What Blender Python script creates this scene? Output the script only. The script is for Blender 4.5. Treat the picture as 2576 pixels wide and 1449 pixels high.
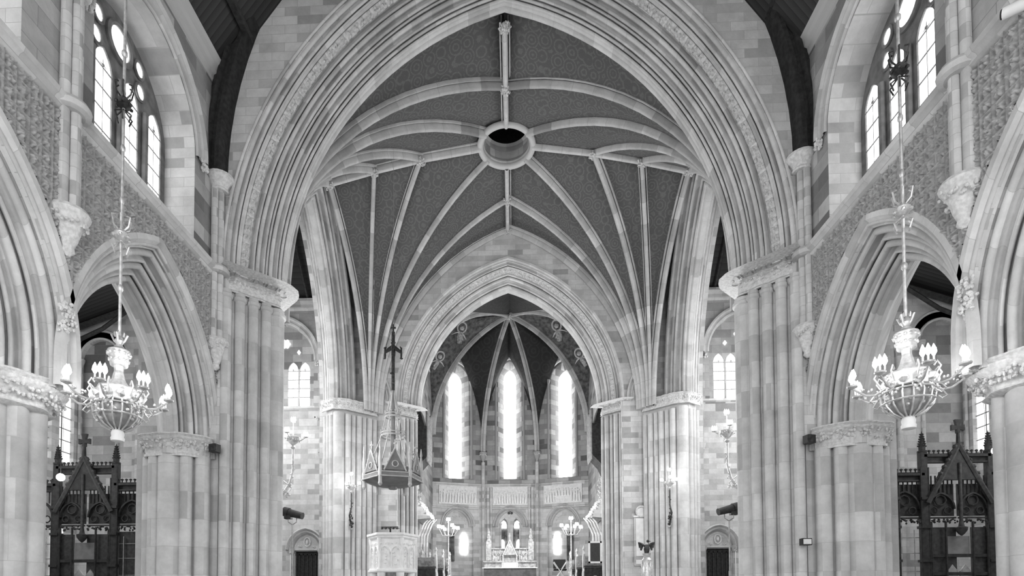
import bpy, math, random
import numpy as np
from mathutils import Vector, Matrix
random.seed(7)
sc = bpy.context.scene
for _o in list(bpy.data.objects): bpy.data.objects.remove(_o)
col = sc.collection
FLOOR = -1.2          # the camera stands at z = 0, the nave floor is 1.2 m below it

# ------------------------------------------------------------------ camera
f_px, psi, cx, cy, cam_x = 1420.0, math.radians(2.50358), 1229.51, 1466.01, 0.12551
roll, pit = math.radians(-0.169467), math.radians(1.875284)
F0 = Vector((-math.sin(psi), math.cos(psi), 0)); R0 = Vector((math.cos(psi), math.sin(psi), 0)); U0 = Vector((0, 0, 1))
Fw = F0*math.cos(pit)+U0*math.sin(pit); U1 = U0*math.cos(pit)-F0*math.sin(pit)
Rt = R0*math.cos(roll)+U1*math.sin(roll); Up = U1*math.cos(roll)-R0*math.sin(roll)
cd = bpy.data.cameras.new('camera'); cam = bpy.data.objects.new('camera', cd); col.objects.link(cam)
cam.matrix_world = Matrix(((Rt.x, Up.x, -Fw.x, cam_x), (Rt.y, Up.y, -Fw.y, 0), (Rt.z, Up.z, -Fw.z, 0), (0, 0, 0, 1)))
cd.sensor_fit = 'HORIZONTAL'; cd.sensor_width = 36; cd.lens = f_px/2576*36
cd.shift_x = (1288-cx)/2576; cd.shift_y = (cy-724.5)/2576
cd.clip_start = 0.05; cd.clip_end = 200
sc.camera = cam

# ------------------------------------------------------------------ world, lights, exposure
sc.view_settings.view_transform = 'Standard'; sc.view_settings.look = 'None'
sc.view_settings.gamma = 1.0; sc.view_settings.use_curve_mapping = False
sc.view_settings.exposure = 0.4
w = bpy.data.worlds.new('world'); sc.world = w; w.use_nodes = True
w.node_tree.nodes['Background'].inputs[0].default_value = (1, 1, 1, 1)
w.node_tree.nodes['Background'].inputs[1].default_value = 0.65

def area(name, loc, target, sx, sy, power, spread=180):
    l = bpy.data.lights.new(name, 'AREA'); l.shape = 'RECTANGLE'; l.size = sx; l.size_y = sy; l.energy = power
    l.spread = math.radians(spread)
    o = bpy.data.objects.new(name, l); col.objects.link(o); o.location = loc
    o.rotation_euler = (Vector(target)-Vector(loc)).to_track_quat('-Z', 'Y').to_euler()
    return o
def point(name, loc, power, r=0.05):
    l = bpy.data.lights.new(name, 'POINT'); l.energy = power; l.shadow_soft_size = r
    o = bpy.data.objects.new(name, l); col.objects.link(o); o.location = loc
    return o
L_WEST, L_TRAN, L_AISLE, L_LAMP = 260, 330, 130, .9
area('west_fill_light', (0, -3.5, 4.0), (0, 12, 2.6), 7, 6, L_WEST)  # unseen area fill added behind the camera, no window is built there
for s in (-1, 1):                       # unseen point lights added behind the camera for a low-level light gradient
    for yl in (-1.6, 1.2): point('nave_low_fill', (s*4.0, yl, 2.0), 92, .3)
for s in (-1, 1):
    area('transept_fill_light', (s*8.2, 14.2, 5.0), (s*3, 15.5, 3.5), 4.0, 5.0, L_TRAN)  # unseen area fill added to brighten the transept, no end window exists
    area('aisle_window_light', (s*11.0, 9.5, 4.2), (s*7, 10.5, 2.8), 3.5, 2.4, L_AISLE)

# ------------------------------------------------------------------ materials
MATS = {}
def mat_base(name):
    m = bpy.data.materials.new(name); m.use_nodes = True
    nt = m.node_tree; b = nt.nodes['Principled BSDF']
    return m, nt, b
def N(nt, t, **kw):
    n = nt.nodes.new(t)
    for k, v in kw.items(): setattr(n, k, v)
    return n
def g(v): return (v, v, v, 1)
def world_uv(nt):
    geo = N(nt, 'ShaderNodeNewGeometry')
    sn = N(nt, 'ShaderNodeSeparateXYZ'); nt.links.new(geo.outputs['True Normal'], sn.inputs[0])
    sp = N(nt, 'ShaderNodeSeparateXYZ'); nt.links.new(geo.outputs['Position'], sp.inputs[0])
    ax = N(nt, 'ShaderNodeMath', operation='ABSOLUTE'); nt.links.new(sn.outputs[0], ax.inputs[0])
    ay = N(nt, 'ShaderNodeMath', operation='ABSOLUTE'); nt.links.new(sn.outputs[1], ay.inputs[0])
    gt = N(nt, 'ShaderNodeMath', operation='GREATER_THAN'); nt.links.new(ax.outputs[0], gt.inputs[0]); nt.links.new(ay.outputs[0], gt.inputs[1])
    mx = N(nt, 'ShaderNodeMix'); nt.links.new(gt.outputs[0], mx.inputs[0]); nt.links.new(sp.outputs[0], mx.inputs[2]); nt.links.new(sp.outputs[1], mx.inputs[3])
    cb = N(nt, 'ShaderNodeCombineXYZ'); nt.links.new(mx.outputs[0], cb.inputs[0]); nt.links.new(sp.outputs[2], cb.inputs[1])
    return cb.outputs[0], geo
def stone(name, lo, mid, hi, bw=0.45, bh=0.16, uv=False, mortar=0.004, bump=0.25, streak=True):
    m, nt, b = mat_base(name)
    b.inputs['Roughness'].default_value = 0.85
    if uv:
        vec = N(nt, 'ShaderNodeUVMap').outputs[0]; geo = N(nt, 'ShaderNodeNewGeometry')
    else:
        vec, geo = world_uv(nt)
    br = N(nt, 'ShaderNodeTexBrick'); br.offset = 0.5; br.squash = 1.0
    br.inputs['Color1'].default_value = g(0); br.inputs['Color2'].default_value = g(1); br.inputs['Mortar'].default_value = g(0.5)
    br.inputs['Scale'].default_value = 1; br.inputs['Mortar Size'].default_value = mortar; br.inputs['Mortar Smooth'].default_value = 0.3
    br.inputs['Brick Width'].default_value = bw; br.inputs['Row Height'].default_value = bh
    nt.links.new(vec, br.inputs['Vector'])
    rp = N(nt, 'ShaderNodeValToRGB'); nt.links.new(br.outputs['Color'], rp.inputs[0])
    e = rp.color_ramp.elements; e[0].position = 0; e[0].color = g(hi); e[1].position = 1; e[1].color = g(lo)
    for p, c in ((0.45, mid), (0.68, mid*0.92), (0.82, (lo+mid)/2)):
        q = e.new(p); q.color = g(c)
    nz = N(nt, 'ShaderNodeTexNoise'); nz.inputs['Scale'].default_value = 2.6; nz.inputs['Detail'].default_value = 8; nz.inputs['Roughness'].default_value = 0.68
    nt.links.new(geo.outputs['Position'], nz.inputs['Vector'])
    r2 = N(nt, 'ShaderNodeMapRange'); r2.inputs[1].default_value = 0.3; r2.inputs[2].default_value = 0.7; r2.inputs[3].default_value = 0.74; r2.inputs[4].default_value = 1.08
    nt.links.new(nz.outputs[0], r2.inputs[0])
    mu = N(nt, 'ShaderNodeMix', data_type='RGBA', blend_type='MULTIPLY'); mu.inputs[0].default_value = 1
    nt.links.new(rp.outputs[0], mu.inputs[6]); nt.links.new(r2.outputs[0], mu.inputs[7])
    mm = N(nt, 'ShaderNodeMix', data_type='RGBA'); nt.links.new(br.outputs['Fac'], mm.inputs[0]); nt.links.new(mu.outputs[2], mm.inputs[6]); mm.inputs[7].default_value = g((lo+mid)/2*0.85)
    nt.links.new(mm.outputs[2], b.inputs['Base Color'])
    n2 = N(nt, 'ShaderNodeTexNoise'); n2.inputs['Scale'].default_value = 22; n2.inputs['Detail'].default_value = 5
    nt.links.new(geo.outputs['Position'], n2.inputs['Vector'])
    sb = N(nt, 'ShaderNodeMath', operation='SUBTRACT'); nt.links.new(n2.outputs[0], sb.inputs[0]); nt.links.new(br.outputs['Fac'], sb.inputs[1])
    bp = N(nt, 'ShaderNodeBump'); bp.inputs['Strength'].default_value = bump; bp.inputs['Distance'].default_value = 0.02
    nt.links.new(sb.outputs[0], bp.inputs['Height']); nt.links.new(bp.outputs[0], b.inputs['Normal'])
    MATS[name] = m; return m
def noisy(name, c0, c1, scale=8, rough=0.7, metal=0.0, bump=0.0):
    m, nt, b = mat_base(name)
    geo = N(nt, 'ShaderNodeNewGeometry'); nz = N(nt, 'ShaderNodeTexNoise'); nz.inputs['Scale'].default_value = scale; nz.inputs['Detail'].default_value = 5
    nt.links.new(geo.outputs['Position'], nz.inputs['Vector'])
    rp = N(nt, 'ShaderNodeValToRGB'); nt.links.new(nz.outputs[0], rp.inputs[0])
    rp.color_ramp.elements[0].position = 0.35; rp.color_ramp.elements[0].color = g(c0); rp.color_ramp.elements[1].position = 0.65; rp.color_ramp.elements[1].color = g(c1)
    nt.links.new(rp.outputs[0], b.inputs['Base Color'])
    b.inputs['Roughness'].default_value = rough; b.inputs['Metallic'].default_value = metal
    if bump:
        bp = N(nt, 'ShaderNodeBump'); bp.inputs['Strength'].default_value = bump; bp.inputs['Distance'].default_value = 0.02
        nt.links.new(nz.outputs[0], bp.inputs['Height']); nt.links.new(bp.outputs[0], b.inputs['Normal'])
    MATS[name] = m; return m
def emit(name, c, strength):
    m, nt, b = mat_base(name)
    b.inputs['Base Color'].default_value = g(c*0.8); b.inputs['Emission Color'].default_value = g(c); b.inputs['Emission Strength'].default_value = strength
    MATS[name] = m; return m
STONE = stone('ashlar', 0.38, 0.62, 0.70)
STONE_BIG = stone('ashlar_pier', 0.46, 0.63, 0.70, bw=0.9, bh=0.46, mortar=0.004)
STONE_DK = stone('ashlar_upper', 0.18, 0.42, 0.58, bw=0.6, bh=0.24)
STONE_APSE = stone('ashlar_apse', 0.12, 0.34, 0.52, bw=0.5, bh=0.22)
VOUS = stone('voussoir', 0.44, 0.62, 0.70, bw=0.42, bh=0.24, uv=True, mortar=0.003)
VOUS_LT = stone('voussoir_pale', 0.55, 0.68, 0.74, bw=0.5, bh=2.0, uv=True, mortar=0.003)
RIB = stone('rib_stone', 0.28, 0.52, 0.66, bw=0.5, bh=5, uv=True, mortar=0.004)
CARVE = noisy('carved_stone', 0.55, 0.75, 25, 0.85, bump=0.4)
CARVE_D = noisy('carved_diaper', 0.31, 0.48, 18, 0.85, bump=0.3)
MARBLE = noisy('white_marble', 0.78, 0.9, 9, 0.45)
TRACERY = noisy('shaded_tracery', .13, .24, 6, .85)  # stone darkened in its colour to stand in for backlit shade
RELIEF = noisy('veined_marble', .66, .8, 12, .5)
WOOD = noisy('dark_wood', 0.008, 0.028, 14, 0.8)
WOOD2 = noisy('brown_wood', 0.015, 0.042, 14, 0.75)
BRASS = noisy('pale_brass', 0.5, 0.75, 20, 0.38, 0.55)
IRON = noisy('dark_iron', 0.03, 0.08, 20, 0.45, 0.6)
BLACK = noisy('black_plastic', 0.008, 0.02, 20, 0.5)
GREYM = noisy('grey_metal', 0.25, 0.4, 12, 0.4, 0.4)
WHITE = noisy('white_paint', 0.75, 0.85, 8, 0.5)
CANOPY = noisy('weathered_oak', 0.13, 0.2, 5, 0.7)
CANOPY2 = noisy('pale_oak_edge', 0.36, 0.5, 9, 0.6)
CLOTH = noisy('dark_frontal', 0.05, 0.09, 10, 0.8)
BANNER_SHADE = noisy('banner_and_shade', 0.03, 0.16, 5, 0.8)  # dark cloth; also supplies the shade behind the twin apse openings
PALEW = noisy('pale_oak', .42, .6, 12, .5)
GLASSY = noisy('light_wood', 0.2, 0.42, 14, 0.5)
BULB = emit('lit_bulb', 1.0, 14.0)
def boards(name, c0, c1, w):
    m, nt, b = mat_base(name)
    vec, geo = world_uv(nt)
    sp = N(nt, 'ShaderNodeSeparateXYZ'); nt.links.new(geo.outputs['Position'], sp.inputs[0])
    dv = N(nt, 'ShaderNodeMath', operation='DIVIDE'); nt.links.new(sp.outputs[1], dv.inputs[0]); dv.inputs[1].default_value = w
    fr = N(nt, 'ShaderNodeMath', operation='FRACT'); nt.links.new(dv.outputs[0], fr.inputs[0])
    rp = N(nt, 'ShaderNodeValToRGB'); nt.links.new(fr.outputs[0], rp.inputs[0])
    e = rp.color_ramp.elements; e[0].position = 0.0; e[0].color = g(c0*0.3); e[1].position = 0.15; e[1].color = g(c0)
    q = e.new(0.9); q.color = g(c1)
    nt.links.new(rp.outputs[0], b.inputs['Base Color']); b.inputs['Roughness'].default_value = 0.7
    MATS[name] = m; return m
BOARDS = boards('ceiling_boards', 0.02, 0.04, 0.11)
def damask(name, c0, c1, scale):
    m, nt, b = mat_base(name)
    geo = N(nt, 'ShaderNodeNewGeometry')
    vo = N(nt, 'ShaderNodeTexVoronoi'); vo.inputs['Scale'].default_value = scale; vo.inputs['Randomness'].default_value = 0.25
    nt.links.new(geo.outputs['Position'], vo.inputs['Vector'])
    sn = N(nt, 'ShaderNodeMath', operation='MULTIPLY'); nt.links.new(vo.outputs['Distance'], sn.inputs[0]); sn.inputs[1].default_value = 26
    s2 = N(nt, 'ShaderNodeMath', operation='SINE'); nt.links.new(sn.outputs[0], s2.inputs[0])
    nz = N(nt, 'ShaderNodeTexNoise'); nz.inputs['Scale'].default_value = 34; nt.links.new(geo.outputs['Position'], nz.inputs['Vector'])
    ad = N(nt, 'ShaderNodeMath', operation='MULTIPLY_ADD'); nt.links.new(nz.outputs[0], ad.inputs[0]); ad.inputs[1].default_value = 3.2; nt.links.new(s2.outputs[0], ad.inputs[2])
    rp = N(nt, 'ShaderNodeValToRGB'); nt.links.new(ad.outputs[0], rp.inputs[0])
    e = rp.color_ramp.elements; e[0].position = 0.0; e[0].color = g(c0); e[1].position = 1.0; e[1].color = g(c0)
    mr = N(nt, 'ShaderNodeMapRange'); mr.inputs[1].default_value = 1.7; mr.inputs[2].default_value = 2.5; mr.inputs[3].default_value = c0; mr.inputs[4].default_value = c1
    nt.links.new(ad.outputs[0], mr.inputs[0])
    nt.links.new(mr.outputs[0], b.inputs['Base Color']); b.inputs['Roughness'].default_value = 0.9
    MATS[name] = m; return m
DAMASK = damask('painted_damask', 0.09, 0.13, 3.8)
DAMASK_AP = damask('painted_apse', 0.03, 0.045, 2.0)
PAINT = noisy('angel_ground', 0.05, 0.16, 7, 0.9)
ROBE = noisy('angel_robe', .16, .4, 16, .9)
ANGEL = noisy('angel_paint', 0.35, 0.55, 30, 0.9)
def glass(name, strength):
    m, nt, b = mat_base(name)
    vec, geo = world_uv(nt)
    br = N(nt, 'ShaderNodeTexBrick'); br.offset = 0.0
    br.inputs['Color1'].default_value = g(1); br.inputs['Color2'].default_value = g(0.86); br.inputs['Mortar'].default_value = g(0.5)
    br.inputs['Scale'].default_value = 1; br.inputs['Mortar Size'].default_value = 0.004; br.inputs['Brick Width'].default_value = 0.09; br.inputs['Row Height'].default_value = 0.1
    nt.links.new(vec, br.inputs['Vector'])
    b.inputs['Base Color'].default_value = g(0.5)
    nt.links.new(br.outputs['Color'], b.inputs['Emission Color']); b.inputs['Emission Strength'].default_value = strength
    MATS[name] = m; return m
PANE = glass('daylit_glass', 2.4)
PANE_AP = glass('daylit_glass_apse', 7.0)
PANE_AI = glass('daylit_glass_aisle', 1.3)

# ------------------------------------------------------------------ mesh builder
def ico():
    t = (1+5**.5)/2
    v = [(-1,t,0),(1,t,0),(-1,-t,0),(1,-t,0),(0,-1,t),(0,1,t),(0,-1,-t),(0,1,-t),(t,0,-1),(t,0,1),(-t,0,-1),(-t,0,1)]
    k = 1/math.sqrt(1+t*t); v = [(a*k, b*k, c*k) for a, b, c in v]
    fs = [(0,11,5),(0,5,1),(0,1,7),(0,7,10),(0,10,11),(1,5,9),(5,11,4),(11,10,2),(10,7,6),(7,1,8),(3,9,4),(3,4,2),(3,2,6),(3,6,8),(3,8,9),(4,9,5),(2,4,11),(6,2,10),(8,6,7),(9,8,1)]
    return v, fs
ICO = ico()
class MB:
    def __init__(s): s.v = []; s.f = []; s.uv = {}; s.M = None
    def pt(s, p):
        s.v.append(tuple(s.M @ Vector(p)) if s.M else tuple(p)); return len(s.v)-1
    def box(s, c, d, rz=0.0, M=None):
        cx_, cy_, cz_ = c; dx, dy, dz = d[0]/2, d[1]/2, d[2]/2; cr, sr = math.cos(rz), math.sin(rz); i = []
        for z in (-dz, dz):
            for x, y in ((-dx, -dy), (dx, -dy), (dx, dy), (-dx, dy)):
                i.append(s.pt((cx_+x*cr-y*sr, cy_+x*sr+y*cr, cz_+z)))
        for q in ((0,3,2,1),(4,5,6,7),(0,1,5,4),(1,2,6,5),(2,3,7,6),(3,0,4,7)): s.f.append([i[k] for k in q])
        return s
    def bar(s, a, b, r, r2=None, n=8):
        return s.tube([a, b], r if r2 is None else [r, r2], n)
    def tube(s, pts, r, n=8, closed=False, flat=1.0):
        P = [Vector(p) for p in pts]; m = len(P); rs = r if isinstance(r, (list, tuple)) else [r]*m
        T = []
        for i in range(m):
            if closed: t = P[(i+1) % m]-P[i-1]
            else: t = P[min(i+1, m-1)]-P[max(i-1, 0)]
            T.append(t.normalized() if t.length > 1e-9 else Vector((0, 0, 1)))
        up = Vector((0, 0, 1)) if abs(T[0].z) < 0.9 else Vector((0, 1, 0)); rings = []
        for i in range(m):
            a = T[i].cross(up)
            if a.length < 1e-6: a = T[i].cross(Vector((1, 0, 0)))
            a.normalize(); b = a.cross(T[i]).normalized(); up = b
            rings.append([s.pt(P[i]+a*(rs[i]*math.cos(2*math.pi*k/n))+b*(rs[i]*flat*math.sin(2*math.pi*k/n))) for k in range(n)])
        for i in range(m if closed else m-1):
            A, B = rings[i], rings[(i+1) % m]
            for k in range(n): s.f.append([A[k], A[(k+1) % n], B[(k+1) % n], B[k]])
        if not closed: s.f.append(rings[0][::-1]); s.f.append(rings[-1])
        return s
    def lathe(s, c, prof, n=16, a0=0.0, lobes=0, amp=0.0):
        rings = []
        for r, z in prof:
            rings.append([s.pt((c[0]+r*(1+amp*math.cos(lobes*2*math.pi*k/n))*math.cos(a0+2*math.pi*k/n), c[1]+r*(1+amp*math.cos(lobes*2*math.pi*k/n))*math.sin(a0+2*math.pi*k/n), c[2]+z)) for k in range(n)])
        for A, B in zip(rings, rings[1:]):
            for k in range(n): s.f.append([A[k], A[(k+1) % n], B[(k+1) % n], B[k]])
        s.f.append(rings[0][::-1]); s.f.append(rings[-1]); return s
    def grid(s, rows, uvs=None, closed=False):
        idx = [[s.pt(p) for p in r] for r in rows]
        if uvs:
            for ri, ru in zip(idx, uvs):
                for a, b in zip(ri, ru): s.uv[a] = b
        for A, B in zip(idx, idx[1:]):
            for k in range(len(A)-1): s.f.append([A[k], A[k+1], B[k+1], B[k]])
            if closed: s.f.append([A[-1], A[0], B[0], B[-1]])
        return idx
    def prism(s, poly, a0, a1, fn):
        A = [s.pt(fn(x, y, a0)) for x, y in poly]; B = [s.pt(fn(x, y, a1)) for x, y in poly]; n = len(poly)
        s.f.append(A[::-1]); s.f.append(B)
        for k in range(n): s.f.append([A[k], A[(k+1) % n], B[(k+1) % n], B[k]])
        return s
    def blob(s, c, r, q=None):
        sx, sy, sz = (r, r, r) if not isinstance(r, tuple) else r
        R = Matrix.Rotation(random.random()*6.28, 3, Vector((random.uniform(-1, 1), random.uniform(-1, 1), random.uniform(-1, 1)+.01)).normalized())
        b = len(s.v)
        for v in ICO[0]:
            p = R @ Vector(v); s.pt((c[0]+p.x*sx, c[1]+p.y*sy, c[2]+p.z*sz))
        for a in ICO[1]: s.f.append([b+a[0], b+a[1], b+a[2]])
        return s
    def ball(s, c, r, n=10):
        return s.lathe((c[0], c[1], c[2]), [(r*math.sin(math.pi*k/7)+1e-4, -r*math.cos(math.pi*k/7)) for k in range(8)], n)
    def leaf(s, c, nrm, size):
        """a curled carved leaf: three lumps"""
        for k in range(3):
            o = Vector((random.uniform(-1, 1), random.uniform(-1, 1), random.uniform(-1, 1)))*size*0.7
            s.blob(Vector(c)+o+Vector(nrm)*size*0.3, (size*random.uniform(.35, .6), size*random.uniform(.35, .6), size*random.uniform(.35, .7)))
        return s
    def build(s, name, mat, parent=None, smooth=True, label=None, kind=None, solid=None, sharp=38):
        off = Vector((0, 0, 0))
        p = parent
        while p is not None: off += p.location; p = p.parent
        me = bpy.data.meshes.new(name)
        V = [(x-off.x, y-off.y, z-off.z) for x, y, z in s.v]
        me.from_pydata(V, [], s.f)
        if s.uv:
            uvl = me.uv_layers.new(name='UVMap')
            vi = np.empty(len(me.loops), dtype=np.int32); me.loops.foreach_get('vertex_index', vi)
            arr = np.zeros((len(s.v), 2))
            for k, u in s.uv.items(): arr[k] = u
            uvl.data.foreach_set('uv', arr[vi].astype(np.float32).ravel())
        if smooth:
            me.polygons.foreach_set('use_smooth', [True]*len(me.polygons)); me.set_sharp_from_angle(angle=math.radians(sharp))
        me.materials.append(mat); me.update()
        o = bpy.data.objects.new(name, me); col.objects.link(o)
        if parent is not None: o.parent = parent
        if label: o['label'] = label
        if kind: o['kind'] = kind
        if solid:
            md = o.modifiers.new('thickness', 'SOLIDIFY'); md.thickness = solid; md.offset = -1 if solid > 0 else 1; md.thickness = abs(solid)
        return o
def thing(name, label, cat, loc=(0, 0, 0), group=None):
    o = bpy.data.objects.new(name, None); col.objects.link(o); o.location = loc; o['label'] = label; o['category'] = cat
    o.empty_display_size = 0.1
    if group: o['group'] = group
    return o
def tag(o, label, cat, group=None):
    o['label'] = label; o['category'] = cat
    if group: o['group'] = group
    return o
side = lambda s: 'left' if s < 0 else 'right'

# ------------------------------------------------------------------ gothic helpers
def arch_pts(a, R, rho, n=16):
    """pointed arch of half-span a, arc radius R, evaluated at radius rho: (u, w) from left spring over the apex to the right spring"""
    k = R-a; ph = math.acos(max(-1, min(1, k/rho))); out = []
    for i in range(n+1):
        t = ph*i/n; out.append((k-rho*math.cos(t), rho*math.sin(t)))
    return out+[(-u, w) for u, w in out[-2::-1]]
def profile(elems, S):
    """moulding profile along a splay of length S; returns (s, h): distance along and height out of the splay"""
    tot = sum(e[1] for e in elems); k = S/tot; s = 0; P = []
    for e in elems:
        wd = e[1]*k
        if e[0] == 'r':
            for i in range(7):
                t = math.pi*i/6; P.append((s+wd/2-wd/2*math.cos(t), wd/2*math.sin(t)*(e[2] if len(e) > 2 else 1.15)))
        elif e[0] == 'h':
            for i in range(5):
                t = math.pi*i/4; P.append((s+wd/2-wd/2*math.cos(t), -math.sin(t)*e[2]*2.2))
        elif e[0] == 'g':
            P += [(s, 0), (s+wd*.1, -e[2]*3.2), (s+wd*.9, -e[2]*3.2), (s+wd, 0)]
        else:
            P += [(s, 0), (s+wd, 0)]
        s += wd
    return P
def splay(elems, p0, p1, lead=None, tail=None):
    """map profile onto the segment p0 -> p1 in (radial, depth); bumps go towards negative radial/depth side given by lead normal"""
    d = (p1[0]-p0[0], p1[1]-p0[1]); S = math.hypot(*d); d = (d[0]/S, d[1]/S)
    n = (d[1], -d[0])
    if n[0] > 0: n = (-n[0], -n[1])
    out = [(p0[0]+d[0]*s+n[0]*h, p0[1]+d[1]*s+n[1]*h) for s, h in profile(elems, S)]
    return (lead or [])+out+(tail or [])
def sweep_arch(mb, a, R, zs, prof, fn, n=18, stilt=0):
    """prof: list of (dr, d). fn(u, w, d) -> xyz"""
    cols_, uvs, vl = [], [], 0
    for j, (dr, d) in enumerate(prof):
        if j: vl += math.hypot(dr-prof[j-1][0], d-prof[j-1][1])
        pts = arch_pts(a, R, R+dr, n); L = 0; c = []; u_ = []
        if stilt: pts = [(pts[0][0], -stilt)]+pts+[(pts[-1][0], -stilt)]
        for i, (u, w_) in enumerate(pts):
            if i: L += math.hypot(u-pts[i-1][0], w_-pts[i-1][1])
            c.append(fn(u, zs+w_, d)); u_.append((L*(R/(R+dr)), vl))
        cols_.append(c); uvs.append(u_)
    mb.grid(cols_, uvs); return mb
def relief_band(mb, a, R, zs, q0, q1, fn, cell, depth, nv=9):
    """carved running foliage on the arch between profile points q0 and q1, raised towards the nave"""
    d = (q1[0]-q0[0], q1[1]-q0[1]); S = math.hypot(*d); n = (d[1]/S, -d[0]/S)
    if n[0] > 0: n = (-n[0], -n[1])
    rm = R+(q0[0]+q1[0])/2; k = R-a; ph = math.acos(k/rm); nu = int(ph*rm/(cell/9)); rows = []
    for sg in (1, -1):
        rws = []
        for i in range(nu+1):
            t = ph*i/nu; u_ = t*rm/cell; row = []
            for j in range(nv+1):
                v = j/nv; ci = math.floor(u_); rr = math.sin(ci*12.9898)*43758.5; rr -= math.floor(rr)
                pu, pv = (u_ % 1)-.5, v-.5; r_ = math.hypot(pu, pv); th_ = math.atan2(pv, pu)
                h = max(0, .5*abs(math.cos(1.5*th_+rr*3))+.08-r_)*3+.35*max(0, math.sin(18*r_+th_*3+rr*6))*(r_ < .45); h = min(h, 1.1)*(1 if .04 < v < .96 else 0)
                pr_ = (q0[0]+d[0]*v+n[0]*h*depth, q0[1]+d[1]*v+n[1]*h*depth)
                rho = R+pr_[0]; pk = math.acos(max(-1, min(1, k/rho)))*i/nu
                row.append(fn(sg*(k-rho*math.cos(pk)), zs+rho*math.sin(pk), pr_[1]))
            rws.append(row)
        mb.grid(rws)
    return mb
def extrude_poly(mb, pts, z0, z1, steps=1):
    vl = 0; U = []
    for j, p in enumerate(pts):
        if j: vl += math.hypot(p[0]-pts[j-1][0], p[1]-pts[j-1][1])
        U.append(vl)
    rows = [[(p[0], p[1], z0+(z1-z0)*k/steps) for p in pts] for k in range(steps+1)]
    mb.grid(rows, [[(z0+(z1-z0)*k/steps, u) for u in U] for k in range(steps+1)]); return mb
def offset_line(pts, d):
    """offset an open polyline to its left by d"""
    out = []
    for i, p in enumerate(pts):
        a = pts[max(i-1, 0)]; b = pts[min(i+1, len(pts)-1)]
        t = (b[0]-a[0], b[1]-a[1]); L = math.hypot(*t) or 1
        out.append((p[0]-t[1]/L*d, p[1]+t[0]/L*d))
    return out
def resample(pts, n):
    L = [0]
    for a, b in zip(pts, pts[1:]): L.append(L[-1]+math.dist(a, b))
    out = []
    for k in range(n+1):
        t = L[-1]*k/n; j = 0
        while j < len(L)-2 and L[j+1] < t: j += 1
        q = (t-L[j])/max(L[j+1]-L[j], 1e-9); out.append(tuple(pts[j][i]+(pts[j+1][i]-pts[j][i])*q for i in range(len(pts[0]))))
    return out
def capital(parent, line, ztop, lobes, outsgn, h=0.34, ov=0.12, amp=0.035, leaf=0.05, mat=None):
    """a bundled capital along a plan polyline: necking, bell with leaves, moulded lobed abacus"""
    n = lobes*8; P = resample(line, n)
    def lay(o, lob): return [offset_line(P, outsgn*(o+0*lob))[i] if lob == 0 else tuple(offset_line(P, outsgn*(o+lob*abs(math.sin(math.pi*lobes*i/n))))[i]) for i in range(n+1)]
    def row(z, o, lob): return [(x, y, z) for x, y in lay(o, lob)]
    mb = MB()
    lv = [(-h, .0, .3), (-h, .035, .6), (-h+.04, .035, .6), (-h+.05, .01, .6), (-h*.45, .03, .8), (-.1, ov*.7, 1), (-.09, ov, 1), (-.06, ov+.02, 1), (-.045, ov-.01, 1), (-.02, ov+.03, 1), (0, ov+.02, 1), (0, -.3, 0)]
    rows = [row(ztop+z, o, amp*l) for z, o, l in lv]; mb.grid(rows); mb.build('abacus_and_bell', mat or CARVE, parent, sharp=50)
    lf = MB()
    for i in range(0, n, 2):
        for zz, oo in ((-h*.33, ov*.75), (-h*.55, ov*.45)):
            k = min(n, i+random.randint(0, 1)); q = offset_line(P, outsgn*(oo+amp*abs(math.sin(math.pi*lobes*k/n))))[k]
            lf.leaf((q[0], q[1], ztop+zz+random.uniform(-.02, .02)), (0, 0, 0), leaf)
    lf.build('carved_foliage', mat or CARVE, parent)
def wall(name, mapfn, a0, a1, z0, z1, holes, mat, thick=0.0, kind='structure', parent=None):
    """flat wall in (u, z) with pointed openings (c, a, R, zs, sill); thickness along the depth coordinate of mapfn(u, z, d)"""
    mb = MB()
    def quad(p, q, r, t):
        A = [mb.pt(mapfn(x, z, 0)) for x, z in (p, q, r, t)]; mb.f.append(A)
        if thick: B = [mb.pt(mapfn(x, z, thick)) for x, z in (p, q, r, t)]; mb.f.append(B[::-1])
    holes = sorted(holes); cur = a0
    for c, a, R, zs, sill in holes:
        quad((cur, z0), (c-a, z0), (c-a, z1), (cur, z1)); cur = c+a
        if sill > z0: quad((c-a, z0), (c+a, z0), (c+a, sill), (c-a, sill))
        pts = arch_pts(a, R, R, 10)
        for p, q in zip(pts, pts[1:]): quad((c+p[0], zs+p[1]), (c+q[0], zs+q[1]), (c+q[0], z1), (c+p[0], z1))
        if thick:
            out = [(c-a, sill)]+[(c+u, zs+w_) for u, w_ in pts]+[(c+a, sill)]
            if sill > z0: out.append((c-a, sill))
            for p, q in zip(out, out[1:]):
                A = [mb.pt(mapfn(*p, 0)), mb.pt(mapfn(*q, 0)), mb.pt(mapfn(*q, thick)), mb.pt(mapfn(*p, thick))]; mb.f.append(A)
    quad((cur, z0), (a1, z0), (a1, z1), (cur, z1))
    if thick:
        for p, q in (((a0, z0), (a0, z1)), ((a1, z0), (a1, z1)), ((a0, z1), (a1, z1))):
            A = [mb.pt(mapfn(*p, 0)), mb.pt(mapfn(*q, 0)), mb.pt(mapfn(*q, thick)), mb.pt(mapfn(*p, thick))]; mb.f.append(A)
    return mb.build(name, mat, parent, smooth=False, kind=kind)
def lancet_poly(c, a, R, zs, sill, n=8):
    return [(c-a, sill)]+[(c+u, zs+w_) for u, w_ in arch_pts(a, R, R, n)]+[(c+a, sill)]
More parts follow.
